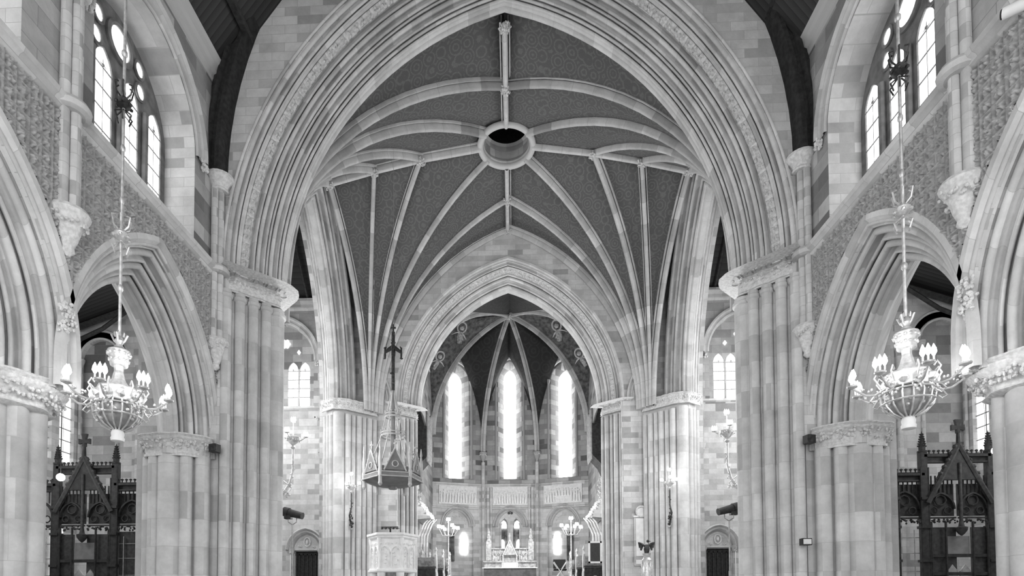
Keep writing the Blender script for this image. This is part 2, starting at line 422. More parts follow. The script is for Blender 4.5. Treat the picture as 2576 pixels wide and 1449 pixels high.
def glaze(parent, mapfn, c, a, R, zs, sill, mat, bars, d=0.0, motif=True, th=0.012, vert=True):
    mb = MB(); mb.prism(lancet_poly(c, a, R, zs, sill), d, d+0.02, lambda u, z, k: mapfn(u, z, k))
    p = mb.build('pane', mat, parent, smooth=False)
    b = MB()
    for k in range(1, bars+1):
        z = sill+(zs-sill)*k/bars
        b.bar(mapfn(c-a, z, d-.015), mapfn(c+a, z, d-.015), th, n=4)
    if vert: b.bar(mapfn(c, sill, d-.012), mapfn(c, zs, d-.012), th*.4, n=4)
    if motif:
        zz = zs+a*.25; r = a*.5
        for u, v in ((1, 0), (-1, 0), (0, 1), (0, -1)): b.bar(mapfn(c, zz, d-.01), mapfn(c+u*r*.8, zz+v*r, d-.01), th*.8, th*.3, n=4)
        b.blob(mapfn(c, zz, d-.01), a*.14)
    b.build('glazing_bars', GREYM, p if parent is None else parent)

# ================================================================== STRUCTURE: nave
W = 5.0
def YZ(s, x0=W): return lambda y, z, d: (s*(x0+d), y, z)
def XZ(y0): return lambda x, z, d: (x, y0+d, z)
fl = MB(); fl.box((0, 8, FLOOR-.05), (24, 40, .1)); fl.build('floor', noisy('stone_flags', .3, .42, 3, .5), smooth=False, kind='structure')
BAYS = (7.8, 4.6)
AR = dict(a=1.15, R=2.10, zs=2.75)
def moulding(base, n, wd=.07):
    return base
NAVE_E = [('f', .05), ('r', .09), ('g', .03, .035), ('r', .05), ('h', .08, .035), ('r', .09), ('g', .03, .035), ('r', .05), ('h', .08, .035), ('r', .09), ('g', .03, .035), ('f', .05), ('r', .06)]
for s in (-1, 1):
    # triforium diaper wall between arcade and string: real carved relief
    ny, nz_ = 400, 262; y0_, y1_, z0_, z1_ = 4.9, 9.42, 2.85, 5.62
    yy = np.linspace(y0_, y1_, ny+1); zz = np.linspace(z0_, z1_, nz_+1); Yg, Zg = np.meshgrid(yy, zz, indexing='ij')
    cell = 0.155; pu = (Yg/cell) % 1-.5; pv = (Zg/cell) % 1-.5; r = np.hypot(pu, pv); th = np.arctan2(pv, pu)
    iu = np.floor(Yg/cell); iv = np.floor(Zg/cell); rnd = np.sin(iu*12.9898+iv*78.233)*43758.5; rnd = rnd-np.floor(rnd)
    pet = np.clip(.42*np.abs(np.cos(2*th+rnd*3))+.1-r, 0, .2)*5; ctr = np.clip(.1-r, 0, .1)*9
    vein = .35*np.sin(16*r+4*th*np.sign(rnd-.5)+rnd*6)
    frame = np.clip((np.maximum(np.abs(pu), np.abs(pv))-.41)*14, 0, 1)
    H = np.maximum(np.clip(pet*(1+vein)+ctr, 0, 1.2), frame*.9)*.055
    X = s*(W-H)
    vid = np.arange((ny+1)*(nz_+1)).reshape(ny+1, nz_+1)
    keep = np.ones((ny, nz_), bool); Yc_ = (Yg[:-1, :-1]+Yg[1:, 1:])/2; Zc_ = (Zg[:-1, :-1]+Zg[1:, 1:])/2
    for yb in BAYS:
        k = AR['R']-AR['a']; rr = AR['R']+.6; du = np.abs(Yc_-yb)
        keep &= ~((np.hypot(du+k, Zc_-AR['zs']) < rr) & (Zc_ > AR['zs']-.5))
    q = np.stack([vid[:-1, :-1], vid[1:, :-1], vid[1:, 1:], vid[:-1, 1:]], -1)[keep]
    used = np.unique(q); remap = np.zeros(vid.size, int); remap[used] = np.arange(len(used))
    V = np.stack([X.ravel(), Yg.ravel(), Zg.ravel()], -1)[used]; q = remap[q]
    if s > 0: q = q[:, ::-1]
    me = bpy.data.meshes.new('diaper'); me.vertices.add(len(V)); me.vertices.foreach_set('co', V.ravel())
    me.loops.add(q.size); me.loops.foreach_set('vertex_index', q.ravel().astype(np.int32)); me.polygons.add(len(q))
    me.polygons.foreach_set('loop_start', np.arange(0, q.size, 4, dtype=np.int32)); me.update(calc_edges=True); me.validate()
    me.materials.append(CARVE_D)
    o = bpy.data.objects.new('wall_'+side(s), me); col.objects.link(o); o['kind'] = 'structure'
    # core of that wall and clerestory
    wall('wall_'+side(s), YZ(s, W+.02), 2.6, 9.42, 2.6, 5.6, [(yb, AR['a']+.45, AR['R']+.45, AR['zs'], 2.6) for yb in BAYS], STONE, .9)
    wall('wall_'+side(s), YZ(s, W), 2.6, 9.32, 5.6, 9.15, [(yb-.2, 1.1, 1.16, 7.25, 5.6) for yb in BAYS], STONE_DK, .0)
    # recess reveals, hood and window wall
    for yb in BAYS:
        c = yb-.2
        rv = MB(); prof = [(.0, 0), (.0, .02), (-.0, .55)]
        pts = [(c-1.1, 5.7)]+[(c+u, 7.25+w_) for u, w_ in arch_pts(1.1, 1.16, 1.16, 12)]+[(c+1.1, 5.7)]
        rv.grid([[(s*(W+d), u, z) for u, z in pts] for d in (0, .55)])
        rv.build('wall_'+side(s), STONE, smooth=True, kind='structure')
        sl = MB(); sl.box((s*(W+.3), c, 5.72), (.56, 2.2, .2)); sl.build('trim_1', STONE, smooth=False, kind='structure')
        hd = thing('hood_mould', f'rounded stone hood moulding over the clerestory window recess on the {side(s)}' if yb > 6 else f'stone hood moulding of the nearer clerestory bay at the {side(s)} edge', 'moulding', (s*W, c, 7.2))
        m = MB(); sweep_arch(m, 1.1, 1.16, 7.25, [(.02, .01), (.03, -.04), (.07, -.04), (.09, -.015), (.16, -.015), (.18, -.07), (.22, -.1), (.27, -.07), (.29, .01)], YZ(s, W) if False else (lambda u, z, d, s=s, c=c: (s*(W+d), c+u, z)), 16)
        m.build('moulding', VOUS, hd)
        for e in (-1, 1):
            m = MB()
            for k in range(7): m.leaf((s*(W-.06), c+e*1.27, 7.2+random.uniform(-.07, .05)), (0, 0, 0), .06)
            m.build('label_stop', CARVE, hd)
        # windows: four lights and a traceried head
        lights = [(c+e*.27*k, .155) for k in (1, 3) for e in (-1, 1)]
        lights = [(c-.82, .17), (c-.275, .17), (c+.275, .17), (c+.82, .17)]
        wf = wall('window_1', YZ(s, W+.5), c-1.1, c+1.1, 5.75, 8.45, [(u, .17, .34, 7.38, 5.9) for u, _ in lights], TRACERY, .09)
        tr = MB()
        cz = 8.0
        tr.prism([(c+.2*math.cos(k*.5236), cz+.21*math.sin(k*.5236)) for k in range(12)], -.02, 0, YZ(s, W+.5))
        tr.build('rose_pane', PANE, wf, smooth=False)
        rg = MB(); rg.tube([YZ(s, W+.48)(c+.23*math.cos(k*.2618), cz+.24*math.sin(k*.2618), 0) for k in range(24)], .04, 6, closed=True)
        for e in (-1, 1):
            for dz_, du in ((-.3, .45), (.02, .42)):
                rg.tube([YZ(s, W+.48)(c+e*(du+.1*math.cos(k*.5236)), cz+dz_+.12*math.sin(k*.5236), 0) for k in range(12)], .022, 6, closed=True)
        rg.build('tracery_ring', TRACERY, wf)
        for e in (-1, 1):
            for dz_, du in ((-.3, .45), (.02, .42)):
                m = MB(); m.prism([(c+e*(du+.09*math.cos(k*.7854)), cz+dz_+.11*math.sin(k*.7854)) for k in range(8)], -.015, 0, YZ(s, W+.5)); m.build('small_pane', PANE, wf, smooth=False)
        for u, _ in lights:
            glaze(wf, YZ(s, W+.52), u, .165, .33, 7.38, 5.9, PANE, 5)
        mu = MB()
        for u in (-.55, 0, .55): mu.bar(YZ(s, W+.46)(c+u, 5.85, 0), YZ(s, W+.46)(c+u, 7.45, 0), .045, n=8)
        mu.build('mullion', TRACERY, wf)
    # string course and cornice
    m = MB()
    sp = [(0.0, -.13), (-.06, -.1), (-.09, -.05), (-.13, -.03), (-.15, .02), (-.11, .05), (-.06, .07), (0.0, .12)]
    m.grid([[(s*(W+dx), y, 5.68+dz) for dx, dz in sp] for y in (2.6, 9.32)]); m.build('trim_2', STONE, kind='structure')
    m = MB(); sp = [(0.0, -.3), (-.05, -.28), (-.07, -.2), (-.16, -.17), (-.2, -.1), (-.3, -.07), (-.34, .0), (-.3, .05), (0.0, .06)]
    m.grid([[(s*(W+dx*.6), y, 9.2+dz*.9) for dx, dz in sp] for y in (2.6, 9.32)]); m.build('trim_3', VOUS_LT, kind='structure')
    # arcade arches
    for bi, yb in enumerate(BAYS):
        t = thing('arcade_arch', f'moulded pointed arch of the {side(s)} arcade between the aisle screen and nave' if bi == 0 else f'pale moulded arch cut off by the {side(s)} edge of the picture', 'arch', (s*5.5, yb, 2.75))
        prof = splay(NAVE_E, (0, .5), (.5, 0.0), lead=[(.5, 1.05), (0, .62)], tail=[(.53, -.05), (.6, -.05), (.62, .02)])
        for j, (i0, i1, nm) in enumerate(((0, 26, 'inner_order'), (25, 52, 'middle_order'), (51, len(prof), 'outer_order'))):
            pr = prof[i0:i1]
            if len(pr) < 2: continue
            m = MB(); sweep_arch(m, AR['a'], AR['R'], AR['zs'], pr, lambda u, z, d, s=s, yb=yb: (s*(W+d), yb+u, z), 18, .3)
            m.build(nm, VOUS, t)
    # nave piers
    for pi, (py, nm) in enumerate(((6.15, 'near'), (2.95, 'behind'))):
        t = thing('arcade_pier', f'pale clustered pier with leafy capital at the {side(s)} edge of the picture' if pi == 0 else f'clustered pier next towards the camera in the {side(s)} arcade', 'pier', (s*5.72, py, FLOOR))
        for k in range(8):
            an = k*math.pi/4+.39; big = k % 2 == 0; rr = (.25 if big else .31); q = .18 if big else .11
            m = MB(); c_ = (s*5.72+rr*math.cos(an), py+rr*1.0*math.sin(an)); m.lathe((c_[0], c_[1], FLOOR), [(q*1.25, 0), (q*1.25, .25), (q*1.1, .3), (q, .38), (q, 3.42), (q*1.05, 3.42)], 16)
            m.build('shaft', STONE_BIG, t)
        m = MB(); m.lathe((s*5.72, py, FLOOR), [(.34, 0), (.34, 3.9)], 16); m.build('core', STONE_BIG, t)
        m = MB(); m.lathe((s*5.72, py, 2.18), [(.42, 0), (.47, .03), (.44, .06), (.45, .1), (.52, .2), (.58, .25), (.6, .29), (.57, .3), (.61, .33), (.59, .36), (.3, .36)], 48, lobes=8, amp=.03)
        m.build('capital', CARVE, t)
        m = MB()
        for k in range(46):
            an = k*2*math.pi/46
            for zz_, rr in ((2.31, .5), (2.38, .54)): m.leaf((s*5.72+rr*math.cos(an), py+rr*math.sin(an), zz_+random.uniform(-.015, .015)), (0, 0, 0), .045)
        m.build('carved_foliage', CARVE, t)
    # respond of the crossing pier carrying the far end of the arcade
    t = thing('arcade_respond', f'clustered half pier with carved capital under the {side(s)} arcade arch, beside the great crossing pier', 'pier', (s*5.5, 9.2, FLOOR))
    line = [(s*6.15, 9.42), (s*5.98, 9.1), (s*5.72, 9.02), (s*5.42, 9.02), (s*5.22, 9.12), (s*5.06, 9.36)]
    if s < 0: pass
    for cxs, cys, q in ((6.05, 9.3, .12), (5.86, 9.12, .1), (5.6, 9.16, .2), (5.33, 9.14, .1), (5.13, 9.28, .12)):
        m = MB(); m.lathe((s*cxs, cys, FLOOR), [(q*1.25, 0), (q*1.2, .3), (q, .36), (q, 3.65)], 16); m.build('shaft', STONE_BIG, t)
    m = MB(); m.prism([(x, y) for x, y in ((s*6.2, 9.9), (s*6.1, 9.25), (s*5.6, 9.12), (s*5.1, 9.3), (s*5.0, 9.9))], FLOOR, 2.5, lambda x, y, z: (x, y, z)); m.build('core', STONE_BIG, t, smooth=False)
    capital(t, line, 2.78, 5, 1 if s > 0 else -1, h=.36, ov=.1, amp=.03, leaf=.045)
    # vaulting shafts on corbels
    for ys, nm in ((9.3, 'beside the crossing arch'), (6.1, 'between the clerestory windows')):
        t = thing('wall_shaft', f'slim wall shaft on a leafy corbel {nm}, {side(s)} nave wall', 'shaft', (s*W, ys, 4.5))
        for dy in (-.09, 0, .09):
            m = MB(); m.lathe((s*(W-.06 if dy else W-.12), ys+dy, 4.45), [(.055, 0), (.055, 2.65)], 12); m.build('shaft', STONE, t)
        m = MB(); m.lathe((s*(W-.1), ys, 7.05), [(.13, 0), (.15, .02), (.13, .05), (.16, .12), (.22, .18), (.24, .21), (.23, .26)], 20); m.build('capital', CARVE, t)
        m = MB(); m.lathe((s*(W-.07), ys, 5.6), [(.12, 0), (.19, .02), (.2, .08), (.17, .13), (.12, .16)], 20); m.build('shaft_ring', STONE, t)
        m = MB(); m.lathe((s*(W-.06), ys, 3.95), [(.02, 0), (.07, .05), (.06, .1), (.1, .2), (.13, .32), (.2, .44), (.22, .48), (.2, .52)], 20); m.build('corbel', CARVE, t)
        m = MB()
        for k in range(16):
            an = math.pi*(k/8); m.leaf((s*(W-.06)+.17*math.cos(an), ys+.17*math.sin(an), 4.33+random.uniform(-.05, .03)), (0, 0, 0), .05)
        m.build('carved_foliage', CARVE, t)
    # small leaf bosses where the arcade hoods meet
    m = MB()
    for k in range(30): m.leaf((s*(W-.05), 6.12+random.uniform(-.08, .08), 3.25+random.uniform(-.16, .16)), (0, 0, 0), .045)
    tag(m.build('label_stop', CARVE), f'carved leaf cluster where two arcade hoods meet on the {side(s)} side', 'carving')
# nave roof: boarded pitch with purlins, and the great wooden arch ribs
m = MB()
for s in (-1, 1):
    m.grid([[(s*4.9, y, 9.2) for y in (-2, 9.45)], [(s*3.6, y, 10.9) for y in (-2, 9.45)], [(0, y, 13.2) for y in (-2, 9.45)]])
m.build('ceiling', BOARDS, smooth=False, kind='structure', solid=.1)
for s in (-1, 1):
    for k, (x, z) in enumerate(((4.4, 9.75), (3.75, 10.6))):
        m = MB(); m.box((s*x, 5, z), (.1, 8.6, .12)); tag(m.build('roof_purlin', WOOD2), f'{"lower" if k == 0 else "upper"} roof purlin under the dark boards, {side(s)} slope', 'beam')
for yr, nm in ((9.2, 'against the crossing wall'), (6.1, 'above the nearer wall shafts')):
    t = thing('roof_arch', f'great dark wooden roof arch {nm}', 'roof arch', (0, yr, 7.3))
    pr = [(-.03, .3), (-.03, .05), (.0, 0), (.07, 0), (.09, .05), (.15, .05), (.17, 0), (.2, -.02), (.24, .0), (.26, .06), (.32, .06), (.35, .3), (-.03, .3)]
    for s in (-1, 1):
        rows, a, R = [], 4.84, 7.2
        for dr, d in pr:
            k = R-a; ph = math.acos(k/(R+dr)); rows.append([(s*(-(k-(R+dr)*math.cos(ph*i/20))), yr+d-.1, 7.3+(R+dr)*math.sin(ph*i/20)) for i in range(21)])
        m = MB(); m.grid(rows, [[(i*.3, j*.1) for i in range(21)] for j in range(len(rows))]); m.build('arch_rib', WOOD, t)
# ================================================================== crossing west wall and arch
wall('wall_front', XZ(9.38), -6.3, 6.3, 2.6, 13.0, [(0, 4.08+.74, 5.51+.74, 5.73, 2.6)], STONE, .12)
for s in (-1, 1):
    wall('wall_front', XZ(9.45), min(s*4.95, s*6.4), max(s*4.95, s*6.4), FLOOR, 6, [], STONE_BIG, .9)
CR_E = [('f', .025), ('r', .06), ('g', .02, .03), ('r', .06), ('g', .025, .03), ('r', .05), ('h', .07, .03), ('r', .085), ('g', .025, .03), ('r', .045), ('g', .02, .02), ('r', .06), ('h', .06, .03), ('r', .085), ('g', .02, .03),
        ('r', .05), ('h', .06, .03)]
CR_E2 = [('f', .05), ('r', .04), ('g', .02, .025), ('r', .06), ('h', .05, .025), ('r', .09), ('g', .02, .03), ('r', .06)]
CE_R = [('f', .05), ('r', .08), ('g', .03, .05), ('r', .05), ('h', .07, .05), ('r', .08), ('g', .03, .05), ('f', .05)]
cro = thing('crossing_arch', 'huge moulded pointed arch with carved band opening the nave to the crossing', 'arch', (0, 10.1, 5.75))
P0, P1 = (0, 10.1), (.80, 9.34)
def lerp2(a, b, t): return (a[0]+(b[0]-a[0])*t, a[1]+(b[1]-a[1])*t)
fn = lambda u, z, d: (u, d, z)
def tw(w0, w1): return None
pr = [(.0, 10.15), (0, 10.12)]+splay(CR_E, P0, lerp2(P0, P1, .58))
m = MB(); sweep_arch(m, 4.08, 5.51, 5.75, pr, fn, 28); m.build('inner_orders', VOUS, cro)
pr = [lerp2(P0, P1, .58), lerp2(P0, P1, .60)]; pr = [pr[0], (pr[0][0]+.03, pr[0][1]+.03), (lerp2(P0, P1, .72)[0]+.03, lerp2(P0, P1, .72)[1]+.03), lerp2(P0, P1, .72)]
m = MB(); sweep_arch(m, 4.08, 5.51, 5.75, pr, fn, 28); m.build('band_ground', VOUS, cro)
pr = splay(CR_E2, lerp2(P0, P1, .72), P1, tail=[(.8, 9.45)])
m = MB(); sweep_arch(m, 4.08, 5.51, 5.75, pr, fn, 28); m.build('outer_orders', VOUS, cro)
g0, g1 = lerp2(P0, P1, .59), lerp2(P0, P1, .71)
m = MB(); relief_band(m, 4.08, 5.51, 5.75, (g0[0]+.02, g0[1]+.02), (g1[0]+.02, g1[1]+.02), fn, .16, .07)
m.build('carved_band', CARVE, cro)
pr = splay(CE_R, (0, 10.15), (.6, 10.72))
m = MB(); sweep_arch(m, 4.08, 5.51, 5.75, pr, fn, 24); m.build('rear_order', VOUS, cro)
wall('wall_front', XZ(10.62), -6, 6, 5.75, 12.4, [(0, 4.55, 5.98, 5.75, 5.75)], STONE, .1)
# near crossing piers
for s in (-1, 1):
    t = thing('crossing_pier', f'tall clustered crossing pier with leafy capitals, {side(s)} of the great arch', 'pier', (s*4.6, 10.0, FLOOR))
    outer, inner = (4.86, 9.36), (4.16, 10.08)
    m = MB(); m.prism([(s*x, y) for x, y in ((4.9, 9.5), (4.28, 10.15), (4.28, 10.25), (4.95, 10.9), (6.2, 10.9), (6.2, 9.5))], FLOOR, 5.7, lambda x, y, z: (x, y, z)); m.build('core', STONE_BIG, t, smooth=False)
    L = 5
    for k in range(4):
        c_ = lerp2(outer, inner, .06+.23*k); m = MB(); m.lathe((s*c_[0], c_[1], FLOOR), [(.12, 0), (.12, .3), (.085, .4), (.085, 6.45), (.11, 6.47), (.11, 6.52), (.085, 6.54), (.085, 6.6)], 18); m.build('shaft', STONE_BIG, t)
        c_ = lerp2(outer, inner, .06+.23*k+.115); m = MB(); m.lathe((s*(c_[0]+.05), c_[1]+.05, FLOOR), [(.06, 0), (.05, .4), (.05, 6.6)], 10); m.build('fillet_shaft', STONE_BIG, t)
    m = MB(); m.lathe((s*4.27, 10.16, FLOOR), [(.2, 0), (.2, .3), (.15, .4), (.15, 6.45), (.18, 6.47), (.18, 6.52), (.15, 6.54), (.15, 6.6)], 24); m.build('shaft', STONE_BIG, t)
    for k in range(3):
        c_ = lerp2((4.4, 10.36), (4.9, 10.84), k/2); m = MB(); m.lathe((s*c_[0], c_[1], FLOOR), [(.1, 0), (.07, .4), (.07, 6.6)], 14); m.build('shaft', STONE_BIG, t)
    capital(t, [(s*4.92, 9.34), (s*4.2, 10.02), (s*4.14, 10.12), (s*4.2, 10.26), (s*4.85, 10.86)], 5.77, 6, 1 if s < 0 else -1, h=.34, ov=.07, amp=.04, leaf=.05)
    # the outer edge roll beside the wall shaft
# ================================================================== crossing: transept arches, east wall
YC, YE = 13.8, 16.65
TR_E = [('f', .05), ('r', .09), ('g', .03, .04), ('r', .06), ('h', .08, .04), ('r', .09), ('g', .03, .04), ('r', .06), ('h', .08, .04), ('r', .08), ('f', .03)]
for s in (-1, 1):
    t = thing('transept_arch', f'tall narrow moulded arch from the crossing into the {side(s)} transept', 'arch', (s*5, YC, 5.8))
    a, R = 1.95, 5.9
    fx = lambda u, z, d, s=s: (s*d, YC+u, z)
    m = MB(); sweep_arch(m, a, R, 5.8, splay(TR_E, (0, 4.98), (.55, 4.5), lead=[(0, 5.1)], tail=[(.6, 4.7)]), fx, 22); m.build('inner_orders', VOUS, t)
    m = MB(); sweep_arch(m, a, R, 5.8, splay(TR_E, (0, 5.1), (.36, 5.4), tail=[(.4, 5.5)]), fx, 22); m.build('outer_orders', VOUS, t)
    wall('wall_'+side(s), YZ(s, 4.66), 10.7, 16.7, 5.8, 12.75, [(YC, a+.55, R+.55, 5.8, 5.8)], STONE, .1)
    wall('wall_'+side(s), YZ(s, 5.42), 10.6, 17.3, 5.8, 12.75, [(YC, a+.37, R+.37, 5.8, 5.8)], STONE, .1)
    # far crossing pier
    t = thing('crossing_pier', f'far clustered crossing pier between the {side(s)} transept and the chancel', 'pier', (s*4.8, 16.2, FLOOR))
    m = MB(); m.prism([(s*x, y) for x, y in ((3.98, 16.6), (4.75, 15.93), (5.08, 15.93), (5.34, 16.15), (5.42, 17.3), (3.95, 17.2))], FLOOR, 5.75, lambda x, y, z: (x, y, z)); m.build('core', STONE_BIG, t, smooth=False)
    for k in range(6):
        c_ = lerp2((4.62, 15.94), (3.98, 16.48), k/5); m = MB(); q = .065 if k % 2 else .085
        m.lathe((s*c_[0], c_[1], FLOOR), [(q*1.3, 0), (q, .4), (q, 6.6)], 14); m.build('shaft', STONE_BIG, t)
    m = MB(); m.lathe((s*4.88, 15.94, FLOOR), [(.22, 0), (.17, .4), (.17, 6.65)], 24); m.build('shaft', STONE_BIG, t)
    for k in range(3):
        c_ = lerp2((5.12, 15.98), (5.34, 16.14), k/2); m = MB(); m.lathe((s*c_[0], c_[1], FLOOR), [(.09, 0), (.075, .4), (.075, 6.6)], 14); m.build('shaft', STONE_BIG, t)
    capital(t, [(s*3.93, 16.55), (s*4.68, 15.86), (s*5.02, 15.8), (s*5.42, 16.1)], 5.82, 9, 1 if s < 0 else -1, h=.3, ov=.06, amp=.035, leaf=.04)
    # clustered vault springer above
# east wall of the crossing with the chancel arch
CA = dict(a=2.72, R=3.88, zs=5.9)
wall('wall_back', XZ(YE), -5.7, 5.7, FLOOR, 12.7, [(0, CA['a']+.62, CA['R']+.62, CA['zs'], FLOOR)], STONE, .9)
ch = thing('chancel_arch', 'moulded pointed chancel arch with a carved band, in the pale stone east wall', 'arch', (0, 17, 5.9))
P0, P1 = (0, 17.15), (.62, 16.62)
CE1 = [('f', .05), ('r', .07), ('g', .02, .025), ('r', .05), ('h', .06, .02), ('r', .07), ('g', .02, .025), ('r', .05)]
CE2 = [('r', .04), ('g', .02, .025), ('r', .05), ('h', .05, .02), ('r', .05), ('f', .02)]
m = MB(); sweep_arch(m, CA['a'], CA['R'], CA['zs'], splay(CE1, P0, lerp2(P0, P1, .55), lead=[(0, 17.32), (0, 17.2)]), fn, 24); m.build('inner_orders', VOUS, ch)
b0, b1 = lerp2(P0, P1, .55), lerp2(P0, P1, .74)
m = MB(); sweep_arch(m, CA['a'], CA['R'], CA['zs'], [b0, (b0[0]+.02, b0[1]+.02), (b1[0]+.02, b1[1]+.02), b1], fn, 24); m.build('band_ground', VOUS, ch)
m = MB(); sweep_arch(m, CA['a'], CA['R'], CA['zs'], splay(CE2, b1, P1, tail=[(.63, 16.57), (.69, 16.57), (.71, 16.66)]), fn, 24); m.build('outer_orders', VOUS, ch)
m = MB(); relief_band(m, CA['a'], CA['R'], CA['zs'], (b0[0]+.015, b0[1]+.015), (b1[0]+.015, b1[1]+.015), fn, .15, .045)
m.build('carved_band', CARVE, ch)
for s in (-1, 1):
    t = thing('chancel_pier', f'shafted jamb with small leafy capital, {side(s)} of the chancel arch', 'pier', (s*3.1, 16.9, FLOOR))
    m = MB(); m.prism([(s*x, y) for x, y in ((3.5, 16.75), (2.85, 17.25), (2.88, 17.35), (3.5, 17.5))], FLOOR, 5.85, lambda x, y, z: (x, y, z)); m.build('core', STONE_BIG, t, smooth=False)
    for k in range(6):
        c_ = lerp2((3.45, 16.72), (2.86, 17.2), k/5); q = .07 if k % 2 == 0 else .045; m = MB(); m.lathe((s*c_[0], c_[1], FLOOR), [(q*1.3, 0), (q, .3), (q, 6.8)], 12); m.build('shaft', STONE_BIG, t)
    capital(t, [(s*3.62, 16.68), (s*3.42, 16.66), (s*2.82, 17.14), (s*2.8, 17.3)], 5.92, 7, 1 if s < 0 else -1, h=.26, ov=.05, amp=.03, leaf=.032)
    # blind lancet beside the arch
    t = thing('blind_lancet', f'small blind lancet between chancel arch and vault springing, {side(s)}', 'niche', (s*3.85, YE, 5.9))
    m = MB(); sweep_arch(m, .15, 1.5, 5.9, [(0, .06), (.0, -.0), (.03, -.03), (.06, -.02), (.07, .03), (.1, .03), (.11, -.05), (.14, -.08), (.17, -.06), (.18, .0)], lambda u, z, d, s=s: (s*3.8+u, YE+d-.01, z), 12); m.build('arch_moulding', VOUS, t)
    m = MB(); m.prism(lancet_poly(s*3.8, .15, 1.5, 5.9, 5.6), -.005, .0, XZ(YE)); m.build('recess_panel', STONE, t, smooth=False)
# ------------------------------------------------------------------ crossing vault
def rib_curve(S, T, n=18):
    """arc in a vertical plane, vertical at S, ending at T"""
    d = math.hypot(T[0]-S[0], T[1]-S[1]); h = T[2]-S[2]; R = (d*d+h*h)/(2*d); th = math.atan2(h, R-d) if R > d else math.pi-math.atan2(h, d-R)
    out = []
    for i in range(n+1):
        t = th*i/n; q = (R-R*math.cos(t))/d; out.append((S[0]+(T[0]-S[0])*q, S[1]+(T[1]-S[1])*q, S[2]+R*math.sin(t)))
    return out
def sweep_rib(mb, pts, prof, down=None):
    P = [Vector(p) for p in pts]; rows, uvs, L = [], [], 0
    hd = Vector((P[-1].x-P[0].x, P[-1].y-P[0].y, 0))
    lat = hd.cross(Vector((0, 0, 1))).normalized()
    for i, p in enumerate(P):
        if i: L += (p-P[i-1]).length
        tn = (P[min(i+1, len(P)-1)]-P[max(i-1, 0)]).normalized(); nm = tn.cross(lat).normalized()
        if nm.z > 0 or (abs(nm.z) < .05 and nm.dot(hd) < 0): nm = -nm
        if nm.dot(hd) < 0 and abs(tn.z) > .7: nm = -nm
        rows.append([tuple(p+lat*a+nm*b) for a, b in prof]); uvs.append([(L, k*.02) for k in range(len(prof))])
    mb.grid(rows, uvs); return mb
def rib_prof(wd, dp):
    h = [(-.5, -.3), (-.5, .12), (-.46, .2), (-.4, .22), (-.37, .12), (-.36, -.7), (-.27, -.7), (-.25, .1), (-.27, .42), (-.24, .5)]
    P = [(a*wd, b*dp) for a, b in h]
    for i in range(1, 6):
        t = math.pi*i/6; P.append((-wd*.24*math.cos(t), dp*(.6+.4*math.sin(t))))
    return P+[(-a*wd, b*dp) for a, b in h[::-1]]
CZ = 11.46; OR = .66
vault = thing('ceiling', 'painted crossing vault', 'vault', (0, YC, 11.4)); vault['kind'] = 'structure'
SF = {(s, 1): (s*4.08, 16.45, 5.6) for s in (-1, 1)}; SF.update({(s, -1): (s*4.95, 10.78, 5.6) for s in (-1, 1)})
YN, YF = 10.75, 16.62
tops = {'n': (0, YN, 11.42), 'b': (0, 12.06, 11.39), 'd': (0, 15.54, 11.38), 'e': (0, YF, 11.24)}
TRV = [(2.16, 11.24), (3.35, 10.99), (4.5, 10.7)]
RP = rib_prof(.2, .16); RPB = rib_prof(.22, .18)
def ribpart(pts, nm, prof=RP): m = MB(); sweep_rib(m, pts, prof); return m.build(nm, RIB, vault)
WEB = {}
